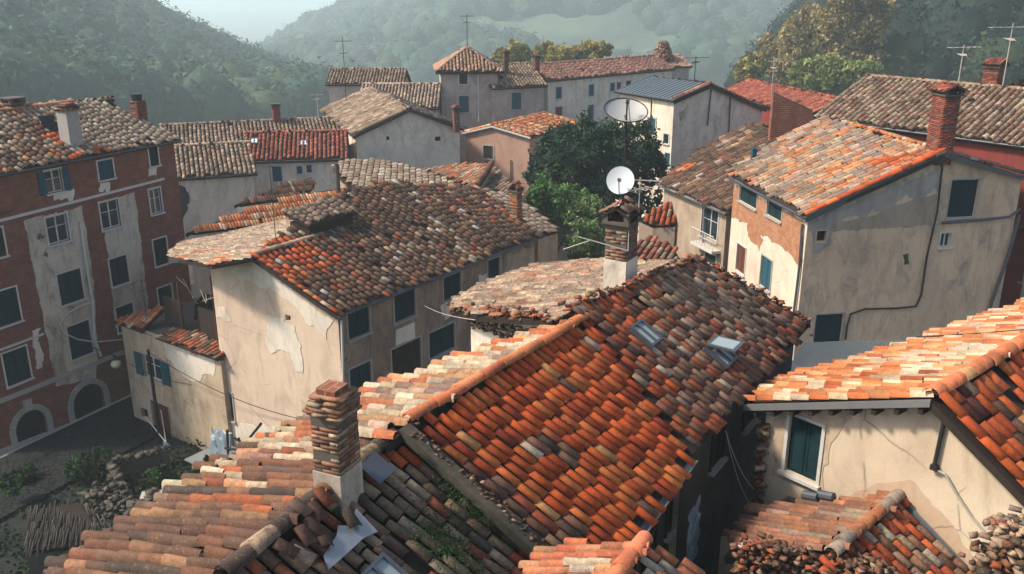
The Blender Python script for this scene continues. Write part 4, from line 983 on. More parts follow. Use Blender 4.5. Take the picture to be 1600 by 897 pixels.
for i in range(2):
    q = hit((1258 + i * 24, 786), plA) + plA[1] * .16; m.tube(q, q + fd * .3 + Z * .08, .09, n=10)
m.build('vent_pipes', hp)
cs = [w0 + fd * 1.5, w0 - fd * 2.2, w0 - fd * 2.2 + out * 2.2, w0 + fd * 1.5 + out * 2.2]
rect_walls(hp, cs, 'plaster_annex', 0, [w0[2] - .95, w0[2] - 1.0, w0[2] - 1.0, w0[2] - .95])
# rubble parapet
ra = P((1160, 850), w0[2] + .1); rb_ = P((1380, 882), w0[2] + .1)
pr = thing('parapet_wall', 'crumbling rubble parapet below the porch tiles at the bottom edge', 'wall', (ra[0], ra[1], 0))
rng = np.random.default_rng(4); dd = rb_ - ra; pp = []
for i in range(1900):
    t = rng.random(); y = rng.random(); pp.append(ra + dd * t * np.array([1, 1, 1]) + np.array([rng.normal(0, .13), rng.normal(0, .13), -y * 1.7 + .12 * math.sin(t * 7)]))
rocks('rubble', pr, np.array(pp), .052, MUD + DARK + MIXED, seed=7, mat='tile_worn')
m = MB().mat('mortar'); m.box(ra - Z * (ra[2]), dd * np.array([1, 1, 0]), np.array([.1, .3, 0]), Z * (ra[2] - .25)); m.build('wall', pr)
# rubble stub at the right edge
ra = P((1568, 850), 13.9); pr = thing('rubble_chimney', 'broken stone chimney stub at the right edge of the picture', 'chimney', (ra[0] + .2, ra[1], 0)); rng = np.random.default_rng(9)
pp = np.stack([ra[0] + .25 + rng.normal(0, .19, 1100), ra[1] + rng.normal(0, .19, 1100), ra[2] + .3 - rng.random(1100) * 1.6], 1)
pp[:, :2] = (pp[:, :2] - pp[:, :2].mean(0)) * (1 - .25 * (pp[:, 2:3] - ra[2])) + pp[:, :2].mean(0)
rocks('rubble', pr, pp, .06, TAN + MUD + CREAM[:1], seed=8, mat='tile_worn')
m = MB().mat('mortar'); m.cbox(np.array([ra[0] + .25, ra[1], 0]), np.array([.4, 0, 0]), np.array([0, .4, 0]), ra[2]); m.build('pier', pr)

# ===== small roof at the bottom centre =====
zq = 14.3; b0 = P((1003, 850), zq); b1 = b0 - hc.u * 2.2
ho = thing('small_house', 'small orange tiled roof cut by the bottom edge below the red roof', 'house', (*b1[:2], 0))
pa = plane(b0, b1, b0 + hc.g - Z * .38); pb = plane(b0, b1, b0 - hc.g - Z * .6)
ORB = [((.52, .17, .08), 6), ((.46, .13, .06), 4), ((.50, .40, .29), 2.5), ((.56, .26, .13), 2)]
rr_ = tiled(ho, [hit(p, pa) for p in [(1003, 852), (985, 905), (960, 990), (780, 990), (845, 856), (900, 850)]], pa[1], ORB, sp=.17, ex=.34, mat='tile_worn', wav=.02)
tiled(ho, [hit(p, pb) for p in [(1003, 852), (1060, 872), (1110, 905), (1100, 990), (960, 990), (985, 905)]], pb[1], ORB, sp=.17, ex=.3, mat='tile_worn', wav=.02)
ridge(rr_, b0 + hc.u * .05, b1, [((.55, .18, .08), 1)], r=.12, ex=.34, mat='tile_clean')
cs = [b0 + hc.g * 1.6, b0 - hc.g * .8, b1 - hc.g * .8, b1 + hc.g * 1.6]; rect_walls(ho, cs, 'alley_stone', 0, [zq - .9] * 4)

# ===== corrugated shed roof between the grey gable and the right front house =====
q = [P(p, z) for p, z in (((1222, 590), 9.2), ((1408, 590), 9.2), ((1420, 533), 9.9), ((1255, 536), 9.9))]
hs = thing('shed', 'grey corrugated metal shed below the grey gabled house', 'shed', (*(sum(q) / 4)[:2], 0)); mb = MB().mat('corrugated')
for i in range(70):
    t0, t1, t2 = i / 70, (i + .5) / 70, (i + 1) / 70; L = lambda t: (q[0] * (1 - t) + q[1] * t, q[3] * (1 - t) + q[2] * t)
    (a, d), (b, c), (e, f) = L(t0), L(t1), L(t2); mb.face([a, b + Z * .04, c + Z * .04, d]); mb.face([b + Z * .04, e, f, c + Z * .04])
mb.mat('slab_dark'); mb.prism([x - Z * .03 for x in q], -Z * .08); mb.build('roof', hs)
rect_walls(hs, [x + Z * 0 for x in q], 'plaster_tan', 0, [x[2] - .15 for x in q])
q = [P(p, z) for p, z in (((1196, 800), 5), ((1240, 590), 7))]

# ===== houses behind the cream house =====
def flatroof(name, label, pts, pal, walls='plaster_tan', zb=0, cat='house', **kw):
    w3 = [P(p, z) for p, z in pts[:3]]; pl = plane(*w3); poly = [hit(p[0] if isinstance(p[0], tuple) else p, pl) for p in pts]
    c = sum(poly) / len(poly); r = thing(name, label, cat, (c[0], c[1], zb)); kw.setdefault('mat', 'tile_old')
    o = tiled(r, poly, pl[1], pal, **kw); n = len(poly)
    for i in range(n):
        a, b = c + (poly[i] - c) * .96, c + (poly[(i + 1) % n] - c) * .96; L = np.linalg.norm((b - a)[:2]); mid = (a + b) / 2
        dr = np.array([b[0] - a[0], b[1] - a[1], 0]); nn = np.array([dr[1], -dr[0], 0]); nn = nn if np.dot(nn, mid - c) > 0 else -nn
        if L > .3: Wall(a, b, [(0, a[2] - .2), (L, b[2] - .2)], zb, walls, r, nn).build()
    return r, o, pl
def froof(name, label, p3, poly, pal, walls='plaster_tan', zb=0, cat='house', **kw):
    if len(p3) == 4:
        a, b, ze, (c, tn_) = p3; A_, B_ = P(a, ze), P(b, ze); d_ = nrm(B_ - A_); z = ze
        for _i in range(3000):
            z += .002; C_ = P(c, z); w_ = C_ - A_; run = abs(w_[0] * d_[1] - w_[1] * d_[0])
            if (z - ze) / max(run, .01) > tn_: break
        print(label[:30], 'z', z, 'run', run); pl = plane(A_, B_, C_)
    else: pl = plane(*[P(p, z) for p, z in p3])
    return flatroof_pl(name, label, pl, [hit(p, pl) for p in poly], pal, walls, zb, cat, **kw)
def flatroof_pl(name, label, pl, poly, pal, walls, zb, cat, **kw):
    c = sum(poly) / len(poly); r = thing(name, label, cat, (c[0], c[1], zb)); kw.setdefault('mat', 'tile_old')
    o = tiled(r, poly, pl[1], pal, **kw); n = len(poly); ws = []
    for i in range(n):
        a, b = c + (poly[i] - c) * .97, c + (poly[(i + 1) % n] - c) * .97; L = np.linalg.norm((b - a)[:2]); mid = (a + b) / 2
        dr = np.array([b[0] - a[0], b[1] - a[1], 0]); nn = np.array([dr[1], -dr[0], 0]); nn = nn if np.dot(nn, mid - c) > 0 else -nn
        if L > .3: ws.append(Wall(a, b, [(0, a[2] - .2), (L, b[2] - .2)], zb, walls, r, nn).build())
    return r, o, pl
r_, o_, p_ = froof('low_house', 'pale stone-roofed house behind the dark tiled ridge', ((640, 300), (740, 298), 10.0, ((570, 250), .12)), [(560, 293), (640, 306), (742, 300), (690, 276), (640, 258), (590, 249), (530, 250), (520, 262), (540, 282)], PALE, hr=.12, sp=.36, ex=.5, wav=.02, wr=.97, slab=.3)
chim_px(o_, p_, (528, 292), (527, 258), 10, np.array([1., 0, 0]), style='round', cap='none')
froof('low_house', 'pale stone-roofed house beyond the far end of the dark roof', ((842, 366), (872, 358), 8.7, ((750, 293), .2)), [(742, 290), (842, 368), (874, 359), (830, 322), (790, 303), (765, 294)], PALE, hr=.12, sp=.36, ex=.5, wav=.02, wr=.97)
r_, o_, p_ = froof('low_house', 'small orange roof with brown hip beside the pink house', ((655, 264), (745, 293), 9.7, ((768, 258), .4)), [(655, 264), (745, 293), (768, 258), (720, 256)], TAN + ORANGE, sp=.3, ex=.45)
ridge(o_, hit((768, 258), p_) + Z * .05, hit((744, 292), p_) + Z * .05, [((.25, .1, .06), 1)], r=.2, ex=.5)
froof('low_house', 'dull brown hipped roof in front of the pink house', ((745, 293), (815, 312), 9.3, ((768, 258), .4)), [(768, 259), (745, 293), (790, 302), (818, 312), (800, 285)], GREYT, sp=.3, ex=.45)
froof('low_house', 'long narrow orange roof behind the pale left slope', ((292, 364), (462, 342), 9.0, ((520, 292), .5)), [(290, 364), (380, 352), (462, 340), (560, 290), (470, 303), (380, 330)], ORANGE, sp=.16, ex=.5, wav=.0, hr=.2, wr=.97, ov=1.1, jit=.25, slab=.25, mat='tile_clean', zb=0, walls='plaster_pale')
froof('low_house', 'narrow brown roof strip above the long orange roof', ((368, 320), (480, 306), 9.0, ((490, 280), .5)), [(366, 320), (478, 304), (492, 288), (488, 276), (440, 288)], MUD, sp=.16, ex=.5, wav=.0, hr=.2, wr=.97, ov=1.1, jit=.25, slab=.25, zb=0, walls='plaster_pale')
# ===== far houses =====
def eavehouse(name, label, K, E, ze, ridge_, tan, wall, wins=(), pal=GREYT, zb=0, W=None, pix=None, kmat=None, rcol=None, **kw):
    h = House(name, label, K, E, ze, tan=tan, ridge=ridge_, zb=zb, W=W); h.walls(wall, K=kmat or wall)
    for q in wins: h.wk.win(*q[:5], **(q[5] if len(q) > 5 else {}))
    h.build(); h.roofK(pal, pix=pix, **{**dict(sp=.32, ex=.5, mat='tile_worn', wav=.04, seg=5, slab=.2), **kw}); h.roofO(pal, sp=.4, ex=.6, seg=4, mat='tile_worn'); h.gutter(); h.ridge(rcol or pal); return h
e1 = eavehouse('long_house', 'white rendered long house with grey-brown tiles behind the red brick house', (268, 279), (402, 270), 8.0, (330, 226), .42, 'plaster_pale', pal=GREYT + CREAM[:1], W=9)
e1.wk.patch([(270, 290), (292, 292), (296, 318), (285, 345), (270, 350)], 'alley_stone', .02, seed=3)
e1.rk
e3 = eavehouse('long_house', 'long grey-tiled house with collapsed tiles in front of the wooded slope', (250, 230), (560, 214), 8.6, (400, 190), .35, 'plaster_dim', pal=GREYT, W=11, patches=[])
chim_px(e3.rk, e3.plK, (433, 193), (433, 168), 15, e3.u, cap='slab', label='brick chimney on the grey-tiled long roof')
e2 = eavehouse('long_house', 'red-tiled house with two small white skylights and teal shutters', (377, 252), (545, 247), 8.6, (450, 207), .42, 'plaster_pale', [(433, 272, 15, 24, 'closed', dict(col='shutter_blue')), (468, 266, 9, 12, 'closed', dict(col='shutter_blue')), (483, 264, 8, 12, 'closed', dict(col='shutter_blue'))], pal=BRICKR, W=9, rcol=BRICKR)
for p in ((397, 222), (475, 225)): skylight(e2.rk, e2.plK, e2.atK(p), -Z, .6, .7, mat='dish_white')
# gabled house with the pale flourish
hg = House('gabled_house', 'pale gabled house with a faded white fan painted on its front', (551, 213), (503, 172), 9.6, A=(640, 170), O=(725, 201), zb=0, ins=.3)
hg.walls('plaster_pale'); hg.wn.win(606, 216, 5, 6, 'hole'); hg.wn.win(684, 217, 9, 7, 'hole'); hg.build()
hg.roofK(PALE + GREYT, sp=.42, ex=.6, mat='tile_old', wav=.08, hr=.45); hg.roofO(GREYT, sp=.4, ex=.6, mat='tile_old', wav=.05); hg.barge('K', mat='slab_dark', h=.2); hg.barge('O', mat='slab_dark', h=.2); hg.ridge(TAN, hr=1)
m = MB().mat('plaster_beige')  # faded fan-shaped flourish on the render
fu, fz = hg.wn.uz(652, 210)
for i, a in enumerate(np.linspace(-1.2, 1.2, 7)):
    L = 1.0 if i % 2 else .8; c = [(fu, fz), (fu + math.sin(a - .1) * L * .7, fz + math.cos(a - .1) * L * .7), (fu + math.sin(a) * L, fz + math.cos(a) * L), (fu + math.sin(a + .1) * L * .7, fz + math.cos(a + .1) * L * .7)]
    m.prism([hg.wn.pt(*q, .02) for q in c], -hg.wn.n * .018)
m.mats[0] = 'white_paint'; m.build('painted_fan', hg.wn.o)
hg.wn.patch([(565, 225), (625, 228), (690, 222), (722, 232), (722, 262), (575, 256)], 'white_plaster', .01, seed=4, rough=.08)
chim_px(hg.ro, hg.plO, (713, 197), (713, 174), 12, hg.u, cap='tiles', label='slim brick chimney at the eave', pal=BRICKR)
# pink house
hk = House('gabled_house', 'pink plastered house with clean orange roof and one dark window', (829, 214), (905, 194), 8.9, A=(768, 196), O=(721, 207), zb=0, ins=.25, L=9)
hk.walls('plaster_pink'); hk.wn.win(763, 238, 15, 20, 'closed', col='wood_dark', trim='stone_trim'); hk.build()
hk.roofK(ORANGE, sp=.36, ex=.6, mat='tile_clean', wav=.03, hr=.4); hk.roofO(ORANGE, sp=.36, ex=.6, mat='tile_clean'); hk.barge('K', mat='white_paint', h=.15); hk.barge('O', mat='white_paint', h=.15); hk.ridge(ORANGE)
hk.wn.pipe([(799, 250), (799, 290)], .05, 'wood_brown')
# tower house
tz = 12.9; tk = P((684, 112), tz); te = P((783, 111), tz); tu = nrm(te - tk); tg = np.array([-tu[1], tu[0], 0]); TL = np.linalg.norm(te - tk)
tw = thing('tower_house', 'tall grey square house with hipped pink-tiled roof and single top window', 'house', (*(tk + tu * TL / 2 + tg * TL / 2)[:2], 0))
W1 = Wall(tk + tu * .3 + tg * .3, te - tu * .3 + tg * .3, [(0, tz), (TL - .6, tz)], 0, 'plaster_dim', tw)
W1.win(724, 122, 13, 19, 'closed', col='shutter_teal'); W1.win(725, 163, 15, 26, 'closed', col='shutter_blue', trim='stone_trim'); W1.build()
W1.pipe([(747, 114), (748, 190)], .06, 'white_paint')
for a, b, f in ((tk + tu * .3 + tg * .3, tk + tu * .3 + tg * (TL - .3), -tu), (te - tu * .3 + tg * .3, te - tu * .3 + tg * (TL - .3), tu), (tk + tu * .3 + tg * (TL - .3), te - tu * .3 + tg * (TL - .3), tg)):
    Wall(a, b, [(0, tz), (TL - .6, tz)], 0, 'plaster_dim', tw, f).build()
c4 = [tk - tu * .2 - tg * .2, te + tu * .2 - tg * .2, te + tu * .2 + tg * (TL + .2), tk - tu * .2 + tg * (TL + .2)]; ap = tk + tu * TL / 2 + tg * TL / 2 + Z * 2.0
PINKT = [((.52, .29, .18), 6), ((.45, .24, .15), 4), ((.56, .38, .26), 3)]
rt = None
for i in range(4):
    a, b = c4[i], c4[(i + 1) % 4]; n_ = np.cross(b - a, ap - a); n_ = nrm(n_ if n_[2] > 0 else -n_)
    o = tiled(tw, [a, b, ap], n_, PINKT, sp=.34, ex=.5, mat='tile_worn', seg=4, slab=.25, wav=.01); rt = rt or o
    ridge(o, ap, a, PINKT, r=.13, ex=.5)
h4 = eavehouse('wing_house', 'grey wing with patchy tiles right of the tower house', (768, 137), (856, 133), 11.4, (810, 100), .45, 'plaster_dim', [(807, 158, 15, 26, 'closed', dict(col='shutter_blue', trim='stone_trim'))], pal=GREYT, W=9)
chim_px(h4.rk, h4.plK, (790, 118), (790, 84), 10, h4.u, cap='stack', pal=DARK, label='dark crooked chimney beside the tower house')
chim_px(h4.rk, h4.plK, (838, 112), (838, 92), 11, h4.u, cap='tiles', pal=BRICKR, label='red brick chimney on the grey wing')
eavehouse('long_house', 'long low grey house at the far left of the hilltop row', (508, 131), (632, 131), 11.0, (570, 108), .4, 'plaster_dim', pal=GREYT, W=10)
eavehouse('long_house', 'low house with pale chequered tiles left of the tower house', (556, 168), (686, 168), 10.0, (620, 132), .4, 'plaster_dim', pal=PALE, W=11)
h5 = eavehouse('long_house', 'long white house with blue shutters and one red door on the ridge', (856, 125), (1056, 107), 11.6, (950, 93), .42, 'plaster_pale', [(873, 145, 9, 18, 'closed', dict(col='shutter_blue')), (924, 141, 8, 18, 'closed', dict(col='shutter_blue')), (957, 136, 7, 13, 'closed', dict(col='shutter_blue')), (967, 135, 7, 13, 'closed', dict(col='shutter_red')), (873, 180, 11, 26, 'closed', dict(col='shutter_red')), (923, 176, 9, 24, 'closed', dict(col='shutter_blue')), (982, 132, 8, 12, 'closed')], pal=[((.36, .17, .12), 5), ((.30, .14, .10), 4), ((.42, .24, .17), 2)], W=11)
h6 = eavehouse('small_house', 'farthest small house with a stone cone chimney', (985, 106), (1082, 103), 11.0, (1020, 88), .35, 'plaster_dim', pal=PINKT, W=8)
cp = h6.atK((1035, 92)); rng = np.random.default_rng(2); pp = np.array([[cp[0] + math.cos(a) * r, cp[1] + math.sin(a) * r, cp[2] + z] for z, a, r in [(z, rng.random() * 6.3, 1.3 * (1 - z / 2.6)) for z in rng.random(220) * 2.1]])
rocks('stone_chimney', h6.rk, pp, .22, GREYT + MIXED, seed=4)
# grey metal roofed white house
hw = House('gabled_house', 'white plastered gabled house with blue-grey metal roof on one slope', (1053, 156), (962, 142), 13, A=(1110, 131), O=(1197, 170), zb=0, ins=.2)
hw.walls('plaster_pale'); hw.wk.win(1018, 198, 12, 26, 'closed', col='shutter_blue', trim='stone_trim'); hw.wk.win(1041, 217, 8, 15, 'closed'); hw.wk.win(1043, 250, 8, 22, 'closed', col='shutter_blue'); hw.build()
m = MB().mat('metal_blue'); pl = hw.plK; q = [hw.k, hw.e, hw.a1, hw.a0]; m.prism([x + pl[1] * .02 for x in q], -pl[1] * .16)
for i in range(15):
    t = (i + .5) / 15; a = hw.k + hw.u * hw.L * t; b = hw.a0 + hw.u * hw.L * t; m.box(a + pl[1] * .021, b - a, hw.u * .05, pl[1] * .07)
hw.rk = m.build('roof', hw.root); hw.roofO(BRICKR, sp=.36, ex=.5, mat='tile_worn'); hw.barge('K', mat='slab_dark', h=.3); hw.barge('O', mat='slab_dark', h=.25); hw.gutter(mat='slab_dark', r=.12)
ridge(hw.rk, hw.a0 + hw.plK[1] * .06, hw.k + hw.plK[1] * .06, ORANGE, r=.12, ex=.5)
for a, b in (((1110, 140), (1104, 196)), ((1140, 150), (1137, 214)), ((1017, 155), (1014, 215))): hw.wn.pipe([a, b], .05, 'wire_dark')
hw.wn.patch([(1060, 175), (1072, 170), (1070, 186), (1062, 188)], 'plaster_grey', .01, seed=3)
h8 = eavehouse('small_house', 'red-tiled roof behind the white metal-roofed house', (1262, 180), (1125, 145), 11.6, (1157, 122), .4, 'plaster_red', pal=BRICKR, W=9, rcol=BRICKR)
# long house at the back right
hz = eavehouse('long_house', 'long dark red house with grey tiled roof at the right', (1272, 184), (1680, 238), 13.2, (1450, 128), .42, 'plaster_red', pal=GREYT + MIXED[:2] + PALE[:1], W=14, sp=.36, ex=.44, mat='tile_old', wav=.05, hr=.46)
hz.barge('K', mat='gutter_grey', h=.25)
chim_px(hz.rk, hz.plK, (1550, 136), (1550, 106), 27, hz.u, cap='tiles', pal=BRICKR, label='wide red brick chimney on the long dark red house')
cpt = P((1590, 165), 15.5)
froof('low_house', 'edge of a brown tiled roof at the far right', [((1545, 145), 14.5), ((1640, 158), 14.5), ((1600, 128), 15.6)], [(1555, 150), (1640, 160), (1640, 128), (1600, 128), (1565, 140)], MIXED, sp=.3, ex=.45)
# brick wall stub between
bw = thing('brick_wall', 'brick end wall with grey mortar cap left of the long red house', 'wall', (*P((1230, 200), 11)[:2], 0))
wa_ = D((1204, 200), 53); wb_ = D((1266, 210), 53)
Wb = Wall(wa_, wb_, [(0, D((1204, 148), 53)[2]), (np.linalg.norm(wb_ - wa_), D((1266, 176), 53)[2])], 0, 'brick_red', bw).build()
Wall(wa_ + np.array([0, .4, 0]), wb_ + np.array([0, .4, 0]), Wb.prof, 0, 'brick_red', bw, np.array([0, 1., 0])).build()
for q_, f_ in ((wa_, -1), (wb_, 1)): Wall(q_, q_ + np.array([0, .4, 0]), [(0, Wb.prof[0 if f_ < 0 else 1][1]), (.4, Wb.prof[0 if f_ < 0 else 1][1])], 0, 'brick_red', bw, np.array([f_, 0, 0.])).build()
m = MB().mat('mortar'); a = Wb.pt(0, Wb.prof[0][1]); b = Wb.pt(Wb.L, Wb.prof[1][1]); m.prism([a + Z * .02, b + Z * .02, b + Z * .14, a + Z * .14], np.array([0, .42, 0])); m.build('coping', bw)
# low lean-to with red tiles and a glazed roof light near the tall chimney
froof('lean_to', 'low lean-to with broken red tiles between the trees and the tan house', [((1000, 345), 7.6), ((1052, 350), 7.6), ((1050, 312), 8.8)], [(998, 342), (1020, 352), (1056, 350), (1052, 310), (1030, 322)], RED + CREAM[:1], sp=.32, ex=.5, cat='lean-to')
froof('lean_to', 'low red and grey tiled lean-to behind the tall chimney', [((992, 400), 8.6), ((1040, 420), 8.4), ((1046, 375), 9.2)], [(985, 395), (1040, 425), (1075, 420), (1046, 378), (1000, 372)], BRICKR + GREYT[:1], sp=.32, ex=.5, cat='lean-to')
# side house cut by the right edge
sd_ = House('low_house', 'small white house with dark roof cut by the right edge', (1640, 372), (1578, 350), 9, tan=.35, ridge=(1640, 326), W=6); sd_.walls('plaster_pale'); sd_.wk.win(1596, 420, 12, 40, 'closed'); sd_.build(); sd_.roofK(DARK, sp=.3); sd_.roofO(DARK, sp=.3)

# ===== ground, street, valley =====
def ground_h(x, y):
    r = np.hypot(x, y); s = np.clip((r - 135) / 200, 0, 1); s = s * s * (3 - 2 * s); t = np.clip((r - 400) / 1200, 0, 1)
    return -45 * s - 60 * t
rs = np.concatenate([np.linspace(0, 140, 15), np.linspace(155, 500, 22), np.geomspace(560, 7000, 26)]); th = np.linspace(0, 2 * math.pi, 97)[:-1]
V = np.array([[r * math.sin(a), r * math.cos(a), 0] for r in rs for a in th]); V[:, 2] = ground_h(V[:, 0], V[:, 1]) - .02
F = [[i * 96 + j, i * 96 + (j + 1) % 96, (i + 1) * 96 + (j + 1) % 96, (i + 1) * 96 + j] for i in range(len(rs) - 1) for j in range(96)]
tag(npmesh('ground', V, np.array(F), 'ground', smooth=True), kind='structure')
rng = np.random.default_rng(5)
g = np.linspace(0, 1, 60); X, Y = np.meshgrid(-60 + g * 110, 5 + g * 110); Zz = .03 + .05 * np.sin(X * .5) * np.cos(Y * .4) + 0 * X
V = np.stack([X, Y, Zz], -1).reshape(-1, 3); F = np.array([[i * 60 + j, i * 60 + j + 1, (i + 1) * 60 + j + 1, (i + 1) * 60 + j] for i in range(59) for j in range(59)])
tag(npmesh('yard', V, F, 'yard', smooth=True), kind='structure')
sa, sb = P((-90, 800), .2), P((330, 590), .2); dv = nrm((sb - sa) * np.array([1, 1, 0])); nv = np.array([dv[1], -dv[0], 0])
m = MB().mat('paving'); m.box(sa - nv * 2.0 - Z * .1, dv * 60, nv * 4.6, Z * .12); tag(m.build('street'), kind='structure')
m = MB().mat('stone_trim'); kb = hl.wk.a + hl.wk.n * .05; m.box(np.array([hl.k[0], hl.k[1], .02]) + hl.u * 0 - hl.g * 0.9, hl.u * hl.L, hl.g * 1.1, Z * .14); tag(m.build('pavement'), kind='structure')
m = MB().mat('paving'); m.box(P((855, 440), .06) - np.array([4, 4, 0]), np.array([9, 0, 0]), np.array([0, 36, 0]), Z * .05); tag(m.build('lane'), kind='structure')
# ===== hills with woods =====
def hill(name, foot, crest, nu=50, nv=36, amp=3, power=1.0, seed=1, back=60, mat='field'):
    """foot / crest: lists of world points (same length)"""
    f = np.array(foot); c = np.array(crest); t = np.linspace(0, len(f) - 1, nu)
    ip = lambda A: np.stack([np.interp(t, np.arange(len(A)), A[:, k]) for k in range(3)], 1)
    f, c = ip(f), ip(c); s = np.linspace(0, 1, nv)[:, None, None]; G = f[None] * (1 - s) + c[None] * s
    G[..., 2] = f[None, :, 2] + (c - f)[None, :, 2] * (s[..., 0] ** power)
    for i in range(nv):
        for j in range(nu):
            p = G[i, j]; G[i, j, 2] += amp * mnoise.fractal(Vector((p[0] / 90 + seed, p[1] / 90, 0)), 1, 2, 4)
    d = nrm3(c - f); bk = G[-1] + np.stack([d[:, 0] * back, d[:, 1] * back, np.full(nu, -back * .5)], 1); lo = G[0] - Z * 60
    G = np.concatenate([lo[None], G, bk[None]]); n2 = nv + 2
    F = np.array([[i * nu + j, i * nu + j + 1, (i + 1) * nu + j + 1, (i + 1) * nu + j] for i in range(n2 - 1) for j in range(nu - 1)])
    o = tag(npmesh(name, G.reshape(-1, 3), F, mat, smooth=True), kind='structure'); return G[1:-1]
def nrm3(a): b = a.copy(); b[:, 2] = 0; return b / np.linalg.norm(b, axis=1, keepdims=True)
def sample(G, n, seed, mask=None):
    rng = np.random.default_rng(seed); i = rng.random(n) * (G.shape[0] - 1.001); j = rng.random(n) * (G.shape[1] - 1.001)
    a, b = i.astype(int), j.astype(int); u, v = (i - a)[:, None], (j - b)[:, None]
    p = G[a, b] * (1 - u) * (1 - v) + G[a + 1, b] * u * (1 - v) + G[a, b + 1] * (1 - u) * v + G[a + 1, b + 1] * u * v
    if mask is not None: p = p[mask(p)]
    return p
def wood(name, pts, r, pal, cards=60, seed=1, hz=1.15, label=None, cs=1.0):
    """a far wood: every crown is a lumpy core with leaf clumps over it"""
    rng = np.random.default_rng(seed); v, f = ico()[1]; n = len(pts); R_ = r * rng.uniform(.55, 1.35, n)
    nz = rng.normal(0, .13, (n, len(v))); q = v[None] * (1 + nz)[..., None] * .86; q = q * R_[:, None, None]; q[..., 2] *= hz
    c = np.asarray(pts) + Z * (R_ * .7)[:, None]; q = q + c[:, None]; col = pick(rng, pal, n)
    V1 = q.reshape(-1, 3); F1 = (f[None] + (np.arange(n) * len(v))[:, None, None]).reshape(-1, 3); C1 = np.repeat(col * .8, len(v), 0)
    m = n * cards; ci = np.repeat(np.arange(n), cards); d = rng.normal(size=(m, 3)); d[:, 2] = np.abs(d[:, 2]) * 1.0 - .25; d /= np.linalg.norm(d, axis=1, keepdims=True)
    lump = 1 + .18 * np.sin(d[:, 0] * 5 + ci) * np.cos(d[:, 1] * 5 + ci * 2) + .12 * np.sin(d[:, 2] * 9 + ci)
    cc = c[ci] + d * np.array([1, 1, hz]) * (R_[ci] * lump * rng.uniform(.82, 1.08, m))[:, None]
    a = rng.normal(size=(m, 3)); a = a - d * (a * d).sum(1, keepdims=True) * .6; a /= np.linalg.norm(a, axis=1, keepdims=True); b = np.cross(a, d + rng.normal(0, .4, (m, 3))); b /= np.linalg.norm(b, axis=1, keepdims=True)
    s = (R_[ci] * rng.uniform(.07, .15, m) * cs)[:, None]
    V2 = np.stack([cc - a * s, cc + b * s, cc + a * s - b * s * .5], 1).reshape(-1, 3); F2 = np.arange(m * 3).reshape(-1, 3) + len(V1)
    C2 = np.repeat(col[ci] * rng.uniform(.7, 1.4, (m, 1)), 3, 0)
    return tag(npmesh(name, np.concatenate([V1, V2]), np.concatenate([F1, F2]), 'leaf', col=np.concatenate([C1, C2])), kind='stuff')
GRN = [((.030, .075, .050), 5), ((.042, .095, .058), 4), ((.024, .058, .045), 4), ((.075, .115, .055), 1.2)]
DGR = [((.010, .028, .022), 6), ((.016, .040, .028), 4), ((.03, .05, .025), 1), ((.008, .022, .018), 4)]
G1 = hill('hill', [D((-420, 260), 170), D((-60, 215), 190), D((200, 205), 230), (D((420, 200), 270)), D((560, 190), 330)], [D((-420, -260), 420), D((-60, -130), 470), D((180, 18), 520), D((370, 102), 560), D((500, 172), 620)], amp=7, seed=3)
wood('woodland', sample(G1, 3600, 2), 7.0, GRN, 110, 3)
G2 = hill('hill', [D((330, 175), 640), D((560, 160), 560), D((800, 150), 540), D((1100, 135), 560), D((1500, 130), 620)], [D((400, 98), 1150), D((555, 10), 1400), D((800, -110), 1500), D((1150, -160), 1500), D((1600, -160), 1500)], nu=70, amp=16, seed=9)
def mk(p):
    return np.array([mnoise.fractal(Vector((x[0] / 130, x[1] / 200, 3)), 1, 2, 4) > -.3 for x in p])
wood('woodland', sample(G2, 7000, 5, mk), 9.0, GRN, 56, 6)
G3 = hill('hill', [D((1160, 150), 230), D((1260, 160), 175), D((1400, 160), 150), D((1700, 170), 130), D((2100, 200), 120)], [D((1330, -20), 420), D((1450, -160), 400), D((1600, -300), 330), D((1900, -420), 300), D((2300, -420), 260)], amp=5, seed=5, mat='ground')
wood('woodland', sample(G3, 1600, 4), 5.5, DGR, 420, 8, cs=.62)

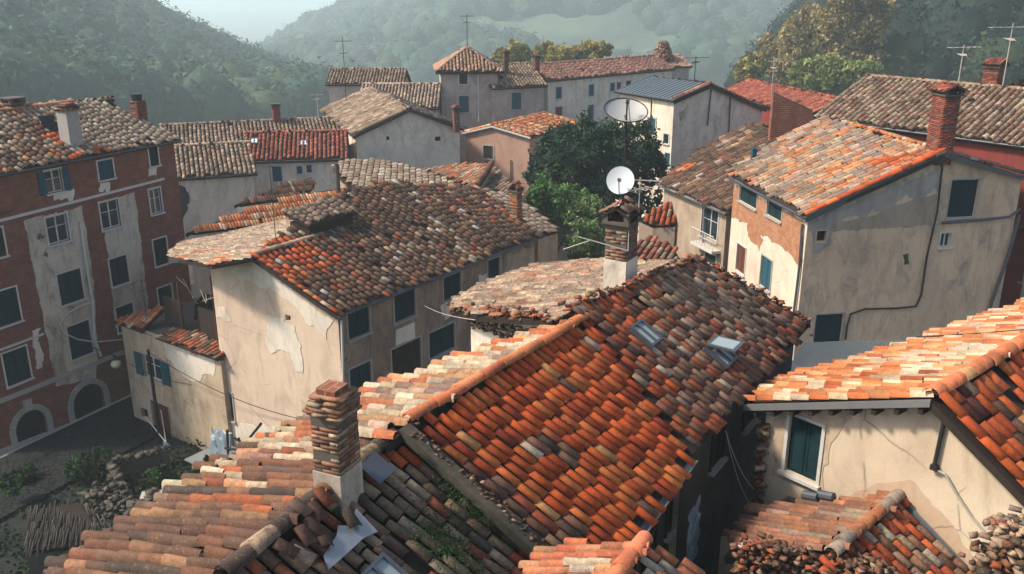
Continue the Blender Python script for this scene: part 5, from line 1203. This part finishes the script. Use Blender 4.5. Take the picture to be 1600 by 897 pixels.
# ===== trees and shrubs near the houses =====
def tree(name, label, px, y, z0, crown, pal, n=5000, leaf=.16, seed=1, trunk=.22, group=None, cat='tree'):
    """crown: list of (px, py, rpx) lobes; stands at depth y with its foot at height z0"""
    rng = np.random.default_rng(seed); c = [(D((a, b), y + rng.normal(0, .8)), r * y / FP) for a, b, r in crown]
    base = D((px, 400), y); base = np.array([base[0], y, z0]); t = thing(name, label, cat, base, group)
    m = MB().mat('bark'); top = min(q[0][2] for q in c); fork = np.array([base[0], base[1], z0 + (top - z0) * .6]); m.tube(base, fork, trunk, trunk * .7, 9)
    for q, r in c:
        mid = (fork + q) / 2 + rng.normal(0, .3, 3); m.tube(fork, mid, trunk * .5, trunk * .32, 6); m.tube(mid, q, trunk * .32, trunk * .12, 6)
        for k in range(4):
            d = nrm(rng.normal(size=3) + Z * .4); m.tube(q - d * r * .1, q + d * r * .75, trunk * .12, .01, 5)
    m.build('trunk', t)
    tot = sum(r ** 2 for _, r in c); V = []; Cc = []
    for q, r in c:
        k = int(n * r * r / tot); nc = max(6, int(k / 60)); d = rng.normal(size=(nc, 3)); d /= np.linalg.norm(d, axis=1, keepdims=True)
        cl = q + d * r * rng.uniform(.35, 1.0, (nc, 1)) ** .6 * np.array([1, 1, .9]); tone = rng.uniform(.6, 1.45, nc); pc = pick(rng, pal, nc)
        ci = rng.integers(0, nc, k); p = cl[ci] + rng.normal(0, r * .13, (k, 3)); a = rng.normal(size=(k, 3)); a /= np.linalg.norm(a, axis=1, keepdims=True); b = np.cross(a, rng.normal(size=(k, 3))); b /= np.linalg.norm(b, axis=1, keepdims=True)
        s = leaf * rng.uniform(.6, 1.3, (k, 1)); V.append(np.stack([p - a * s, p + b * s * .5, p + a * s, p - b * s * .5], 1).reshape(-1, 3)); Cc.append(np.repeat(pc[ci] * tone[ci][:, None] * rng.uniform(.75, 1.3, (k, 1)), 4, 0))
    V = np.concatenate(V); npmesh('crown', V, np.arange(len(V)).reshape(-1, 4), 'leaf', t, np.concatenate(Cc)); return t
tree('dark_tree', 'large dark green tree behind the satellite dishes', 930, 58, 0, [(870, 240, 42), (905, 225, 44), (950, 232, 46), (990, 225, 40), (1012, 260, 36), (900, 275, 44), (950, 280, 46), (855, 270, 32), (1000, 300, 36), (930, 310, 36)], [((.016, .042, .028), 5), ((.03, .06, .032), 3), ((.045, .075, .03), 1)], 22000, .16, 3, .35)
tree('bush', 'bright green bush left of the white dish beside the pale roof', 862, 54, 0, [(850, 300, 26), (878, 312, 26), (840, 322, 24), (900, 305, 20), (868, 335, 24)], [((.07, .15, .045), 5), ((.10, .19, .06), 3)], 9000, .12, 5, .14, cat='bush')
tree('bush', 'pale yellow-green bush below the white dish above the lane', 915, 49, 0, [(905, 335, 24), (925, 325, 22), (905, 365, 28), (930, 370, 26), (895, 390, 20), (920, 395, 26)], [((.12, .19, .06), 5), ((.15, .21, .08), 3), ((.06, .10, .04), 2)], 10000, .11, 6, .14, cat='bush')
YEL = [((.30, .24, .06), 4), ((.22, .20, .06), 3), ((.14, .17, .05), 2)]
for i, (px, y, lobes, lab) in enumerate([
    (800, 140, [(795, 85, 20), (815, 88, 18), (780, 92, 14)], 'round yellowing tree behind the dark crooked chimney'),
    (860, 145, [(850, 86, 18), (868, 84, 20), (885, 90, 14)], 'yellow-green tree left of the long white house roof'),
    (925, 150, [(905, 84, 16), (925, 78, 18), (943, 80, 14)], 'pale green tree above the long brown roof')]):
    tree('autumn_tree', lab, px, y, -2, lobes, YEL, 4000, .35, 20 + i, .3, 'yellowing trees behind the hilltop houses')
GOLD = [((.30, .23, .10), 5), ((.22, .18, .08), 4), ((.16, .15, .07), 3)]
LIME = [((.18, .21, .06), 5), ((.12, .16, .05), 4)]
for i, (px, y, lobes, pal, lab) in enumerate([
    (1330, 150, [(1320, 40, 46), (1345, 75, 40), (1310, 90, 36), (1360, 20, 34), (1330, 0, 34)], GOLD, 'tall golden brown tree, rightmost of the autumn trees'),
    (1265, 155, [(1262, 60, 40), (1240, 95, 32), (1280, 95, 34), (1270, 30, 26)], GOLD, 'golden tree in the middle of the autumn trees'),
    (1215, 160, [(1210, 78, 26), (1222, 100, 26), (1195, 95, 20)], GOLD, 'small faded yellow tree above the red-tiled small roof'),
    (1300, 130, [(1290, 122, 32), (1262, 118, 26), (1320, 120, 28)], LIME, 'lime green tree at the foot of the golden trees'),
    (1350, 128, [(1345, 118, 20), (1360, 115, 18)], LIME, 'small lime green tree next to the long red house roof'),
    (1180, 140, [(1175, 105, 18), (1165, 115, 14)], YEL, 'pale yellow-green tree left of the autumn trees')]):
    tree('autumn_tree', lab, px, y, -8, lobes, pal, 11000, .38, 40 + i, .4, 'autumn trees on the right slope')
for i, (px, y, z, lobes, lab) in enumerate([
    (170, 0, 0, [(170, 880, 26), (150, 890, 20), (60, 885, 24), (110, 880, 26)], 'low bright green shrub at the bottom left edge'),
    (150, 0, 0, [(150, 720, 24), (125, 735, 22), (178, 715, 18)], 'dark shrub in the yard below the arches'),
    (320, 0, 0, [(330, 735, 14), (310, 742, 14), (322, 722, 10)], 'weedy shrub at the foot of the utility pole'),
    (60, 0, 0, [(40, 745, 22), (70, 752, 20), (15, 755, 20)], 'dark shrub beside the street at the left edge'),
    (250, 0, 0, [(250, 745, 20), (272, 756, 18), (232, 760, 16)], 'dark shrub inside the low walled garden')]):
    y = P((px, lobes[0][1] + 12), .3)[1]
    tree('shrub', lab, px, y, 0, lobes, [((.025, .055, .018), 5), ((.035, .085, .02), 3), ((.015, .03, .015), 4)] if i else [((.03, .10, .02), 5), ((.02, .06, .015), 3)], 3500, .09, 60 + i, .06, cat='shrub')
for p, lab, g_ in (((690, 855), 'green weeds growing on the dark tiles beside the grey verge', 1), ((730, 790), 'weeds between the tiles below the grey verge', 1)):
    q = hit(p, plR) + nR * .1; rng = np.random.default_rng(p[0]); k = 900
    pp = q + U_ * rng.normal(0, .2, (k, 1)) + V_ * rng.normal(0, .28, (k, 1)) + nR * np.abs(rng.normal(0, .035, (k, 1))); a = rng.normal(size=(k, 3)); a /= np.linalg.norm(a, axis=1, keepdims=True); b = np.cross(a, rng.normal(size=(k, 3))); b /= np.linalg.norm(b, axis=1, keepdims=True)
    Vv = np.stack([pp - a * .022, pp + b * .012, pp + a * .022, pp - b * .012], 1).reshape(-1, 3)
    o = npmesh('weeds', Vv, np.arange(len(Vv)).reshape(-1, 4), 'leaf', None, np.repeat(pick(rng, [((.02, .06, .015), 1), ((.03, .08, .02), 1)], k), 4, 0)); tag(o, lab, 'weeds', None, 'stuff')

# ===== yard at the lower left =====
def lowwall(label, pts, z, h=.8, t=.3, mat='mortar', seed=1):
    w3 = [P(p, z) for p in pts]; c = sum(w3) / len(w3); r = thing('low_wall', label, 'wall', (c[0], c[1], 0)); m = MB().mat(mat); rk = []
    for i, (a, b) in enumerate(zip(w3[:-1], w3[1:])):
        d = nrm((b - a) * np.array([1, 1, 0])); nn = np.array([d[1], -d[0], 0]) * t; m.box(np.array([a[0], a[1], -.3]) - nn / 2, (b - a) * np.array([1, 1, 0]), nn, Z * (z + .3)); rk.append(alongline(a, b, 40, .08, seed + i))
    m.build('wall', r); rocks('coping_stones', r, np.concatenate(rk), .13, YARD, seed=seed)
lowwall('low garden wall with rough stone top in the dark yard', [(262, 700), (172, 722), (208, 790), (232, 795)], .9)
lowwall('short stone pier beside the garden wall', [(236, 778), (240, 766)], 1.3, t=.9, mat='stone_trim', seed=5)
a = [P(p, z) for p, z in (((40, 860), 1.6), ((160, 845), 1.6), ((125, 785), 2.5), ((40, 795), 2.4))]
sh = thing('shed', 'collapsing thatched shed in the dark yard at the lower left', 'shed', (*(sum(a) / 4)[:2], 0)); n_ = np.cross(a[1] - a[0], a[3] - a[0]); n_ = nrm(n_ if n_[2] > 0 else -n_)
tiled(sh, a, n_, YARD, sp=.07, ex=.7, mat='tile_old', wav=.05, jit=2, name='roof', seg=3)
a2 = [a[1], a[2], a[2] + np.array([1.6, -.6, -1.0]), a[1] + np.array([1.6, -.6, -.8])]; n2 = np.cross(a2[1] - a2[0], a2[3] - a2[0]); tiled(sh, a2, nrm(n2 if n2[2] > 0 else -n2), [((.10, .09, .075), 3), ((.14, .12, .1), 3)], sp=.09, ex=.6, mat='tile_old', jit=2, seg=3)
for i in range(4): 
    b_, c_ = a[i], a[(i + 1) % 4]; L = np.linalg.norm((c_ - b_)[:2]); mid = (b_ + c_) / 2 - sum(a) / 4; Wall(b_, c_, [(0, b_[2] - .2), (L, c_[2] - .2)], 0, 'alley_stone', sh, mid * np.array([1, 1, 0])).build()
a = [P(p, z) for p, z in (((165, 800), .4), ((215, 800), .4), ((190, 770), .5), ((140, 775), .5))]
rocks('rubble_heap', None, np.concatenate([alongline(P((150, 780), .2), P((215, 810), .2), 300, .35, 3)]), .12, YARD, seed=2)
tag(bpy.data.objects['rubble_heap'], 'heap of grey rubble between the shed and the garden wall', 'rubble', kind='stuff')
rng = np.random.default_rng(12); k = 26000; cx = rng.random((240, 2)) * np.array([24, 22]) + np.array([-32, 24]); ci = rng.integers(0, 240, k)
pp = np.stack([cx[ci, 0] + rng.normal(0, .55, k), cx[ci, 1] + rng.normal(0, .55, k), np.abs(rng.normal(0, .22, k)) + .05], 1)
lane_ = (pp - sa) @ nv; pp = pp[(lane_ > 2.9)]; k = len(pp)
a_ = rng.normal(size=(k, 3)); a_ /= np.linalg.norm(a_, axis=1, keepdims=True); b_ = np.cross(a_, rng.normal(size=(k, 3))); b_ /= np.linalg.norm(b_, axis=1, keepdims=True)
Vv = np.stack([pp - a_ * .11, pp + b_ * .06, pp + a_ * .11, pp - b_ * .06], 1).reshape(-1, 3)
tag(npmesh('undergrowth', Vv, np.arange(len(Vv)).reshape(-1, 4), 'leaf', None, np.repeat(pick(rng, [((.012, .028, .010), 5), ((.02, .05, .012), 2), ((.03, .028, .015), 2)], k), 4, 0)), kind='stuff')
# tarpaulin, broken sticks beside the annex
q = P((345, 700), 4.6) ; base = aK - fa * 3.0 + ax * .2; base = np.array([base[0], base[1], 0])
def sheet(name, label, cat, c, U1, V1, mat, n=14, amp=.18, seed=1, **k):
    rng = np.random.default_rng(seed); g = np.linspace(-.5, .5, n); V = []
    for i in g:
        for j in g:
            f = mnoise.fractal(Vector((i * 4 + seed, j * 4, 1)), 1, 2, 4); V.append(c + U1 * (i + .12 * f) + V1 * (j + .12 * mnoise.noise(Vector((i * 5, j * 5, seed)))) + np.array([.3, -.4, 1.0]) * amp * f)
    V = np.array(V); V = np.concatenate([V, V - np.array([0, 0, .01])]); m2 = n * n
    F = [[i * n + j, i * n + j + 1, (i + 1) * n + j + 1, (i + 1) * n + j] for i in range(n - 1) for j in range(n - 1)]; F += [[x + m2 for x in f[::-1]] for f in F]
    o = npmesh(name, V, np.array(F), mat, smooth=True); tag(o, label, cat, **k); return o
tp = hit((345, 700), vplane(aK - fa * 1.2, ax)); print('tarp', tp)
sheet('tarpaulin', 'crumpled pale blue tarpaulin beside the broken sticks', 'tarpaulin', tp, ax * 1.4, Z * 1.6 + fa * .3, 'plastic_sheet', amp=.35, seed=4)
tb = thing('scaffold_table', 'rough stacked shed under the tarpaulin and sticks', 'shed', (tp[0], tp[1], 0)) 
m = MB().mat('plaster_annex'); m.cbox(np.array([tp[0], tp[1], -1]) - ax * 1.0, ax * 4.2, fa * 1.6, tp[2] + .4); m.build('wall', tb); m = MB().mat('corrugated'); m.cbox(np.array([tp[0], tp[1], tp[2] - .58]) - ax * 1.0, ax * 4.6, fa * 2.0, .06); m.build('roof', tb)
sk = thing('stick_frame', 'broken dark wooden frame leaning beside the cream wall', 'frame', tuple(tp - ax * 1.4)); m = MB().mat('wood_dark')
pl_ = vplane(aK - fa * 1.2, ax)
for a_, b_ in (((355, 672), (357, 728)), ((408, 662), (366, 714)), ((352, 700), (392, 706)), ((372, 684), (384, 712)), ((380, 700), (398, 712)), ((366, 684), (374, 690))): m.tube(hit(a_, pl_), hit(b_, pl_), .06, .045, 7)
m.build('sticks', sk)
sheet('hanging_sheet', 'torn blue plastic hanging in the dark alley', 'plastic sheet', hit((1082, 838), (hc.wk.a + hc.wk.n * .5, hc.wk.n)), hc.wk.d * .7, Z * 1.2, 'plastic_sheet', amp=.15, seed=7)
# laundry-like blue cloth and pole awning by the annex door
m = MB().mat('white_paint'); pa_ = wa.pt(*wa.uz(242, 646), .5); pb_ = wa.pt(*wa.uz(285, 680), .9); m.tube(pa_, pb_, .03); m.tube(wa.pt(*wa.uz(252, 640), .02), pb_, .025); o = m.build('awning_pole'); tag(o, 'white folding pole sticking out above the annex door', 'pole')
o = sheet('blue_cloth', 'blue cloth hanging from the pole at the annex door', 'cloth', pb_ - Z * .25, ax * .5, Z * .5, 'cloth_blue', amp=.08, seed=3)

# ===== poles, aerials, dishes, wires =====
m = MB().mat('wood_dark'); up = wa.pt(*wa.uz(276, 720), .7); ut = wa.pt(*wa.uz(276, 548), .7); m.tube(np.array([up[0], up[1], 0]), np.array([up[0], up[1], ut[2]]), .1, .07, 8); o = m.build('utility_pole'); tag(o, 'dark wooden utility pole in front of the annex', 'pole')
def antenna(label, foot, h, boom=.9, els=6, mat='wire_dark', az=0.3, group=None, two=True, tilt=0, r=.018):
    t = thing('antenna', label, 'antenna', foot, 'television aerials on the roofs'); m = MB().mat(mat); top = np.array(foot) + Z * h + np.array([tilt, 0, 0]); m.tube(foot, top, r, r * .8, 6); m.build('mast', t)
    for lv, bl in ((.94, boom), (.76, boom * .7))[: 2 if two else 1]:
        c = np.array(foot) + (top - np.array(foot)) * lv; d = np.array([math.cos(az), math.sin(az), 0]); e = np.array([-d[1], d[0], 0]); m = MB().mat(mat); m.tube(c - d * bl / 2, c + d * bl / 2, r * .7, n=5)
        for i in range(els): q = c + d * bl * (i / (els - 1) - .5); m.tube(q - e * (.16 + .02 * i), q + e * (.16 + .02 * i), r * .45, n=4)
        m.build('boom', t); az += .9
    return t
def dpt(h, p, side='K'): return (h.atK(p) if side == 'K' else h.atO(p)) - Z * .1
def hgt(foot, topy): 
    r = ray(800, topy); d = foot[1] / r[1]; return HC + d * r[2] - foot[2]
for lab, h, p, ty, kw in [
    ('thin dark mast with ball at its foot on the pale left slope', hb, (431, 375), 222, dict(els=4, boom=.5, side='O')),
    ('thin aerial behind the cream house, over the dark tiles', hb, (549, 352), 300, dict(els=3, boom=.4)),
    ('tall far aerial left of the hilltop row', hg, (541, 160), 58, dict(els=4, boom=1.6, r=.035)),
    ('far aerial on top of the tower house', None, None, 22, dict()),
    ('white aerial on the long red house, left of its chimney', hz, (1497, 132), 70, dict(mat='wire_pale', boom=2.0, r=.03)),
    ('tall white aerial beside the wide brick chimney', hz, (1566, 138), 36, dict(mat='wire_pale', boom=3.0, r=.03)),
    ('aerial on the red-tiled small roof', h8, (1205, 148), 92, dict(mat='wire_pale', boom=1.0, r=.025)),
    ('aerial on the metal roofed house', hw, (1085, 125), 88, dict(boom=2.0, r=.035)),
    ('small aerial on the low hill-side roof behind the red roof', e3, (497, 180), 146, dict(boom=1.2, r=.03, els=3, mat='wire_pale'))]:
    side = kw.pop('side', 'K'); foot = ap.copy() if h is None else dpt(h, p, side); kw = kw or dict(r=.04, boom=1.4); antenna(lab, tuple(foot), hgt(foot, ty), **kw)
f1 = tuple(wa.pt(*wa.uz(219, 492), -.3)); antenna('rusty mast at the left end of the annex terrace', (f1[0], f1[1], zt - .1), 2.6, .4, 3, 'rust_metal')
# clothes airer of bent wires on the terrace
m = MB().mat('wire_pale'); q = q0 + ax * 2.2 + Z * 1.3
for i in range(7):
    a_ = rng.normal(0, .5, 3); m.tube(q + ax * (i * .35 - 1) + Z * rng.uniform(.3, 1.2), q + ax * (i * .35 - 1 + rng.uniform(-.9, .9)) + Z * rng.uniform(.6, 1.8) - fa * .2, .014, n=5)
m.mat('rust_metal'); m.tube(q - ax * .8 - Z * 1.3, q - ax * .8 + Z * 1.9, .03); m.tube(q + ax * 1.8 - Z * 1.3, q + ax * 1.8 + Z * 1.1, .03)
tag(m.build('clothes_airer'), 'bent wire clothes airer on the terrace of the annex', 'clothes airer')
# mast with dishes on the tall brick chimney
ft = tc - Z * .35; t = thing('dish_mast', 'dark mast rising from the tall white-based chimney', 'mast', tuple(ft)); hh = hgt(ft, 160); m = MB().mat('wire_dark'); m.tube(ft, ft + Z * hh, .022, .018, 7); m.build('mast', t)
def dish(label, c, r, aim, mat, depth=.18, bracket=None, arm=True, fr=False):
    t = thing('satellite_dish', label, 'satellite dish', tuple(c)); aim = nrm(np.array(aim, float)); a = nrm(np.cross(aim, Z)); b = np.cross(a, aim); V = []; F = []
    nr, ns = 8, 36
    for side in (0, 1):
        for i in range(nr + 1):
            rr = r * i / nr
            for j in range(ns):
                th = 2 * math.pi * j / ns; V.append(c + a * rr * math.cos(th) + b * rr * math.sin(th) + aim * (depth * r * (i / nr) ** 2 - side * .012))
        o = side * (nr + 1) * ns
        for i in range(nr):
            for j in range(ns): F.append([o + i * ns + j, o + i * ns + (j + 1) % ns, o + (i + 1) * ns + (j + 1) % ns, o + (i + 1) * ns + j])
    npmesh('reflector', np.array(V), np.array(F), mat, t, smooth=True)
    m = MB().mat('gutter_grey'); e = c + aim * r * .9 - b * r * .05; m.tube(c - b * r * .95 + aim * depth * r, e, .012 if r < 1 else .02, n=6); m.tube(e, e + aim * -.1, .035, .045, 10); m.build('feed_arm', t)
    if fr:
        m = MB().mat('wire_dark'); P_ = [c + a * r * math.cos(x) + b * r * math.sin(x) + aim * depth * r for x in np.linspace(0, 2 * math.pi, 37)]; m.path(P_, .014, 6); m.build('rim', t)
    if bracket is not None: m = MB().mat('gutter_grey'); m.tube(c - aim * .01, bracket, .03, n=8); m.build('bracket', t)
    return t
mp = lambda y: ft + Z * hgt(ft, y)
dc = mp(279) + np.array([-.1, -.22, 0]); dist = np.linalg.norm(dc - CAM)
dish('round white satellite dish on the mast of the tall chimney', dc, 21.5 * dist / FP, CAM - dc + np.array([-3, 0, 3]), 'dish_white', bracket=mp(282))
dc2 = mp(183) + np.array([0, .25, 0]); d2 = np.linalg.norm(dc2 - CAM)
dish('wide grey mesh satellite dish at the top of the mast', dc2, 33 * d2 / FP, np.array([.05, -.42, .9]) * 1, 'dish_mesh', .3, bracket=mp(190), fr=True)
ff_ = tc - Z * .1 + np.array([.35, 0, 0]); at_ = antenna('white horizontal aerial strapped to the tall chimney', tuple(ff_), 1.1, .9, 5, 'wire_pale', az=2.9)
m = MB().mat('wire_pale'); q = tc - Z * .6
m.tube(q + np.array([-1.0, -.3, .35]), q + np.array([.1, -.4, .05]), .014, n=6); m.tube(q + np.array([-1.3, -.1, .0]), q + np.array([-.7, -.3, .27]), .012, n=6); m.tube(q + np.array([.1, -.4, .05]), q + np.array([.1, -.36, .5]), .012, n=6)
tag(m.build('boom_aerial'), 'bent boom aerial left of the tall chimney', 'antenna')
# street lamp globe
lp = hit((181, 569), (wk.a + wk.n * 1.6, wk.n)); lt = thing('street_lamp', 'pale round globe lamp hanging over the street corner', 'street lamp', (lp[0], lp[1], lp[2])); m = MB(); v, f = ico()[1]
npmesh('globe', lp + v * .22 * np.array([1.15, 1.15, 1]), f, 'globe_glass', lt, smooth=True); m = MB().mat('wire_dark'); m.tube(lp + Z * .2, lp + Z * .45, .05); m.tube(lp + Z * .45, lp + Z * .6 - wk.n * 1.6, .025); m.build('bracket', lt)
def wire(label, a, b, sag=.3, r=.012, mat='wire_dark', n=14):
    m = MB().mat(mat); pts = [a * (1 - t) + b * t - Z * sag * 4 * t * (1 - t) for t in np.linspace(0, 1, n)]; m.path(pts, r, 5); tag(m.build('cable'), label, 'cable')
wire('cable from the utility pole across the cream gable', np.array([up[0], up[1], ut[2] - .1]), s0.pt(*s0.uz(490, 657), .1), .5, .018)
wire('pale cable from the brown side wall to the chimney house', hb.wk.pt(*hb.wk.uz(660, 476), .05), hit((742, 500), vplane(h3.a0, h3.g)), .1, .009, 'wire_pale')
wire('cable looping over the dark alley to the louvred window corner', hc.wk.pt(*hc.wk.uz(1128, 668), .05) if False else h3.wk.pt(*h3.wk.uz(1130, 672), .05), hf.wn.pt(.1, hf.ze - 2.0, .05), .25, .012, 'wire_pale')
wire('second cable below it over the dark alley', h3.wk.pt(*h3.wk.uz(1132, 680), .05), hf.wn.pt(.1, hf.ze - 2.4, .05), .35, .010, 'wire_pale')
wire('long wire from the street lamp to the annex', lp + Z * .5, wa.pt(*wa.uz(300, 600), .05), .3, .012)
wire('thin cable over the bright orange tiles', hf.atK((1430, 534)) + Z * .12, hf.atK((1640, 520)) + Z * .12, .02, .012)

# ===== haze =====
m = MB(); x0, x1, y0, y1, z0, z1 = -3500, 3500, -60, 6500, -112, 160
m.mats = ['haze']; mh = bpy.data.materials.new('haze'); mh.use_nodes = True; n = mh.node_tree; n.nodes.clear(); MATS['haze'] = mh
ou = n.nodes.new('ShaderNodeOutputMaterial'); pv = n.nodes.new('ShaderNodeVolumePrincipled'); n.links.new(pv.outputs[0], ou.inputs['Volume'])
pv.inputs['Color'].default_value = (.80, .95, 1.0, 1); pv.inputs['Density'].default_value = .00066; pv.inputs['Anisotropy'].default_value = .1
m.box(np.array([x0, y0, z0]), np.array([x1 - x0, 0, 0]), np.array([0, y1 - y0, 0]), Z * (z1 - z0)); tag(m.build('haze'), kind='stuff')
print('objects', len(bpy.data.objects), 'faces', sum(len(o.data.polygons) for o in bpy.data.objects if o.type == 'MESH'))
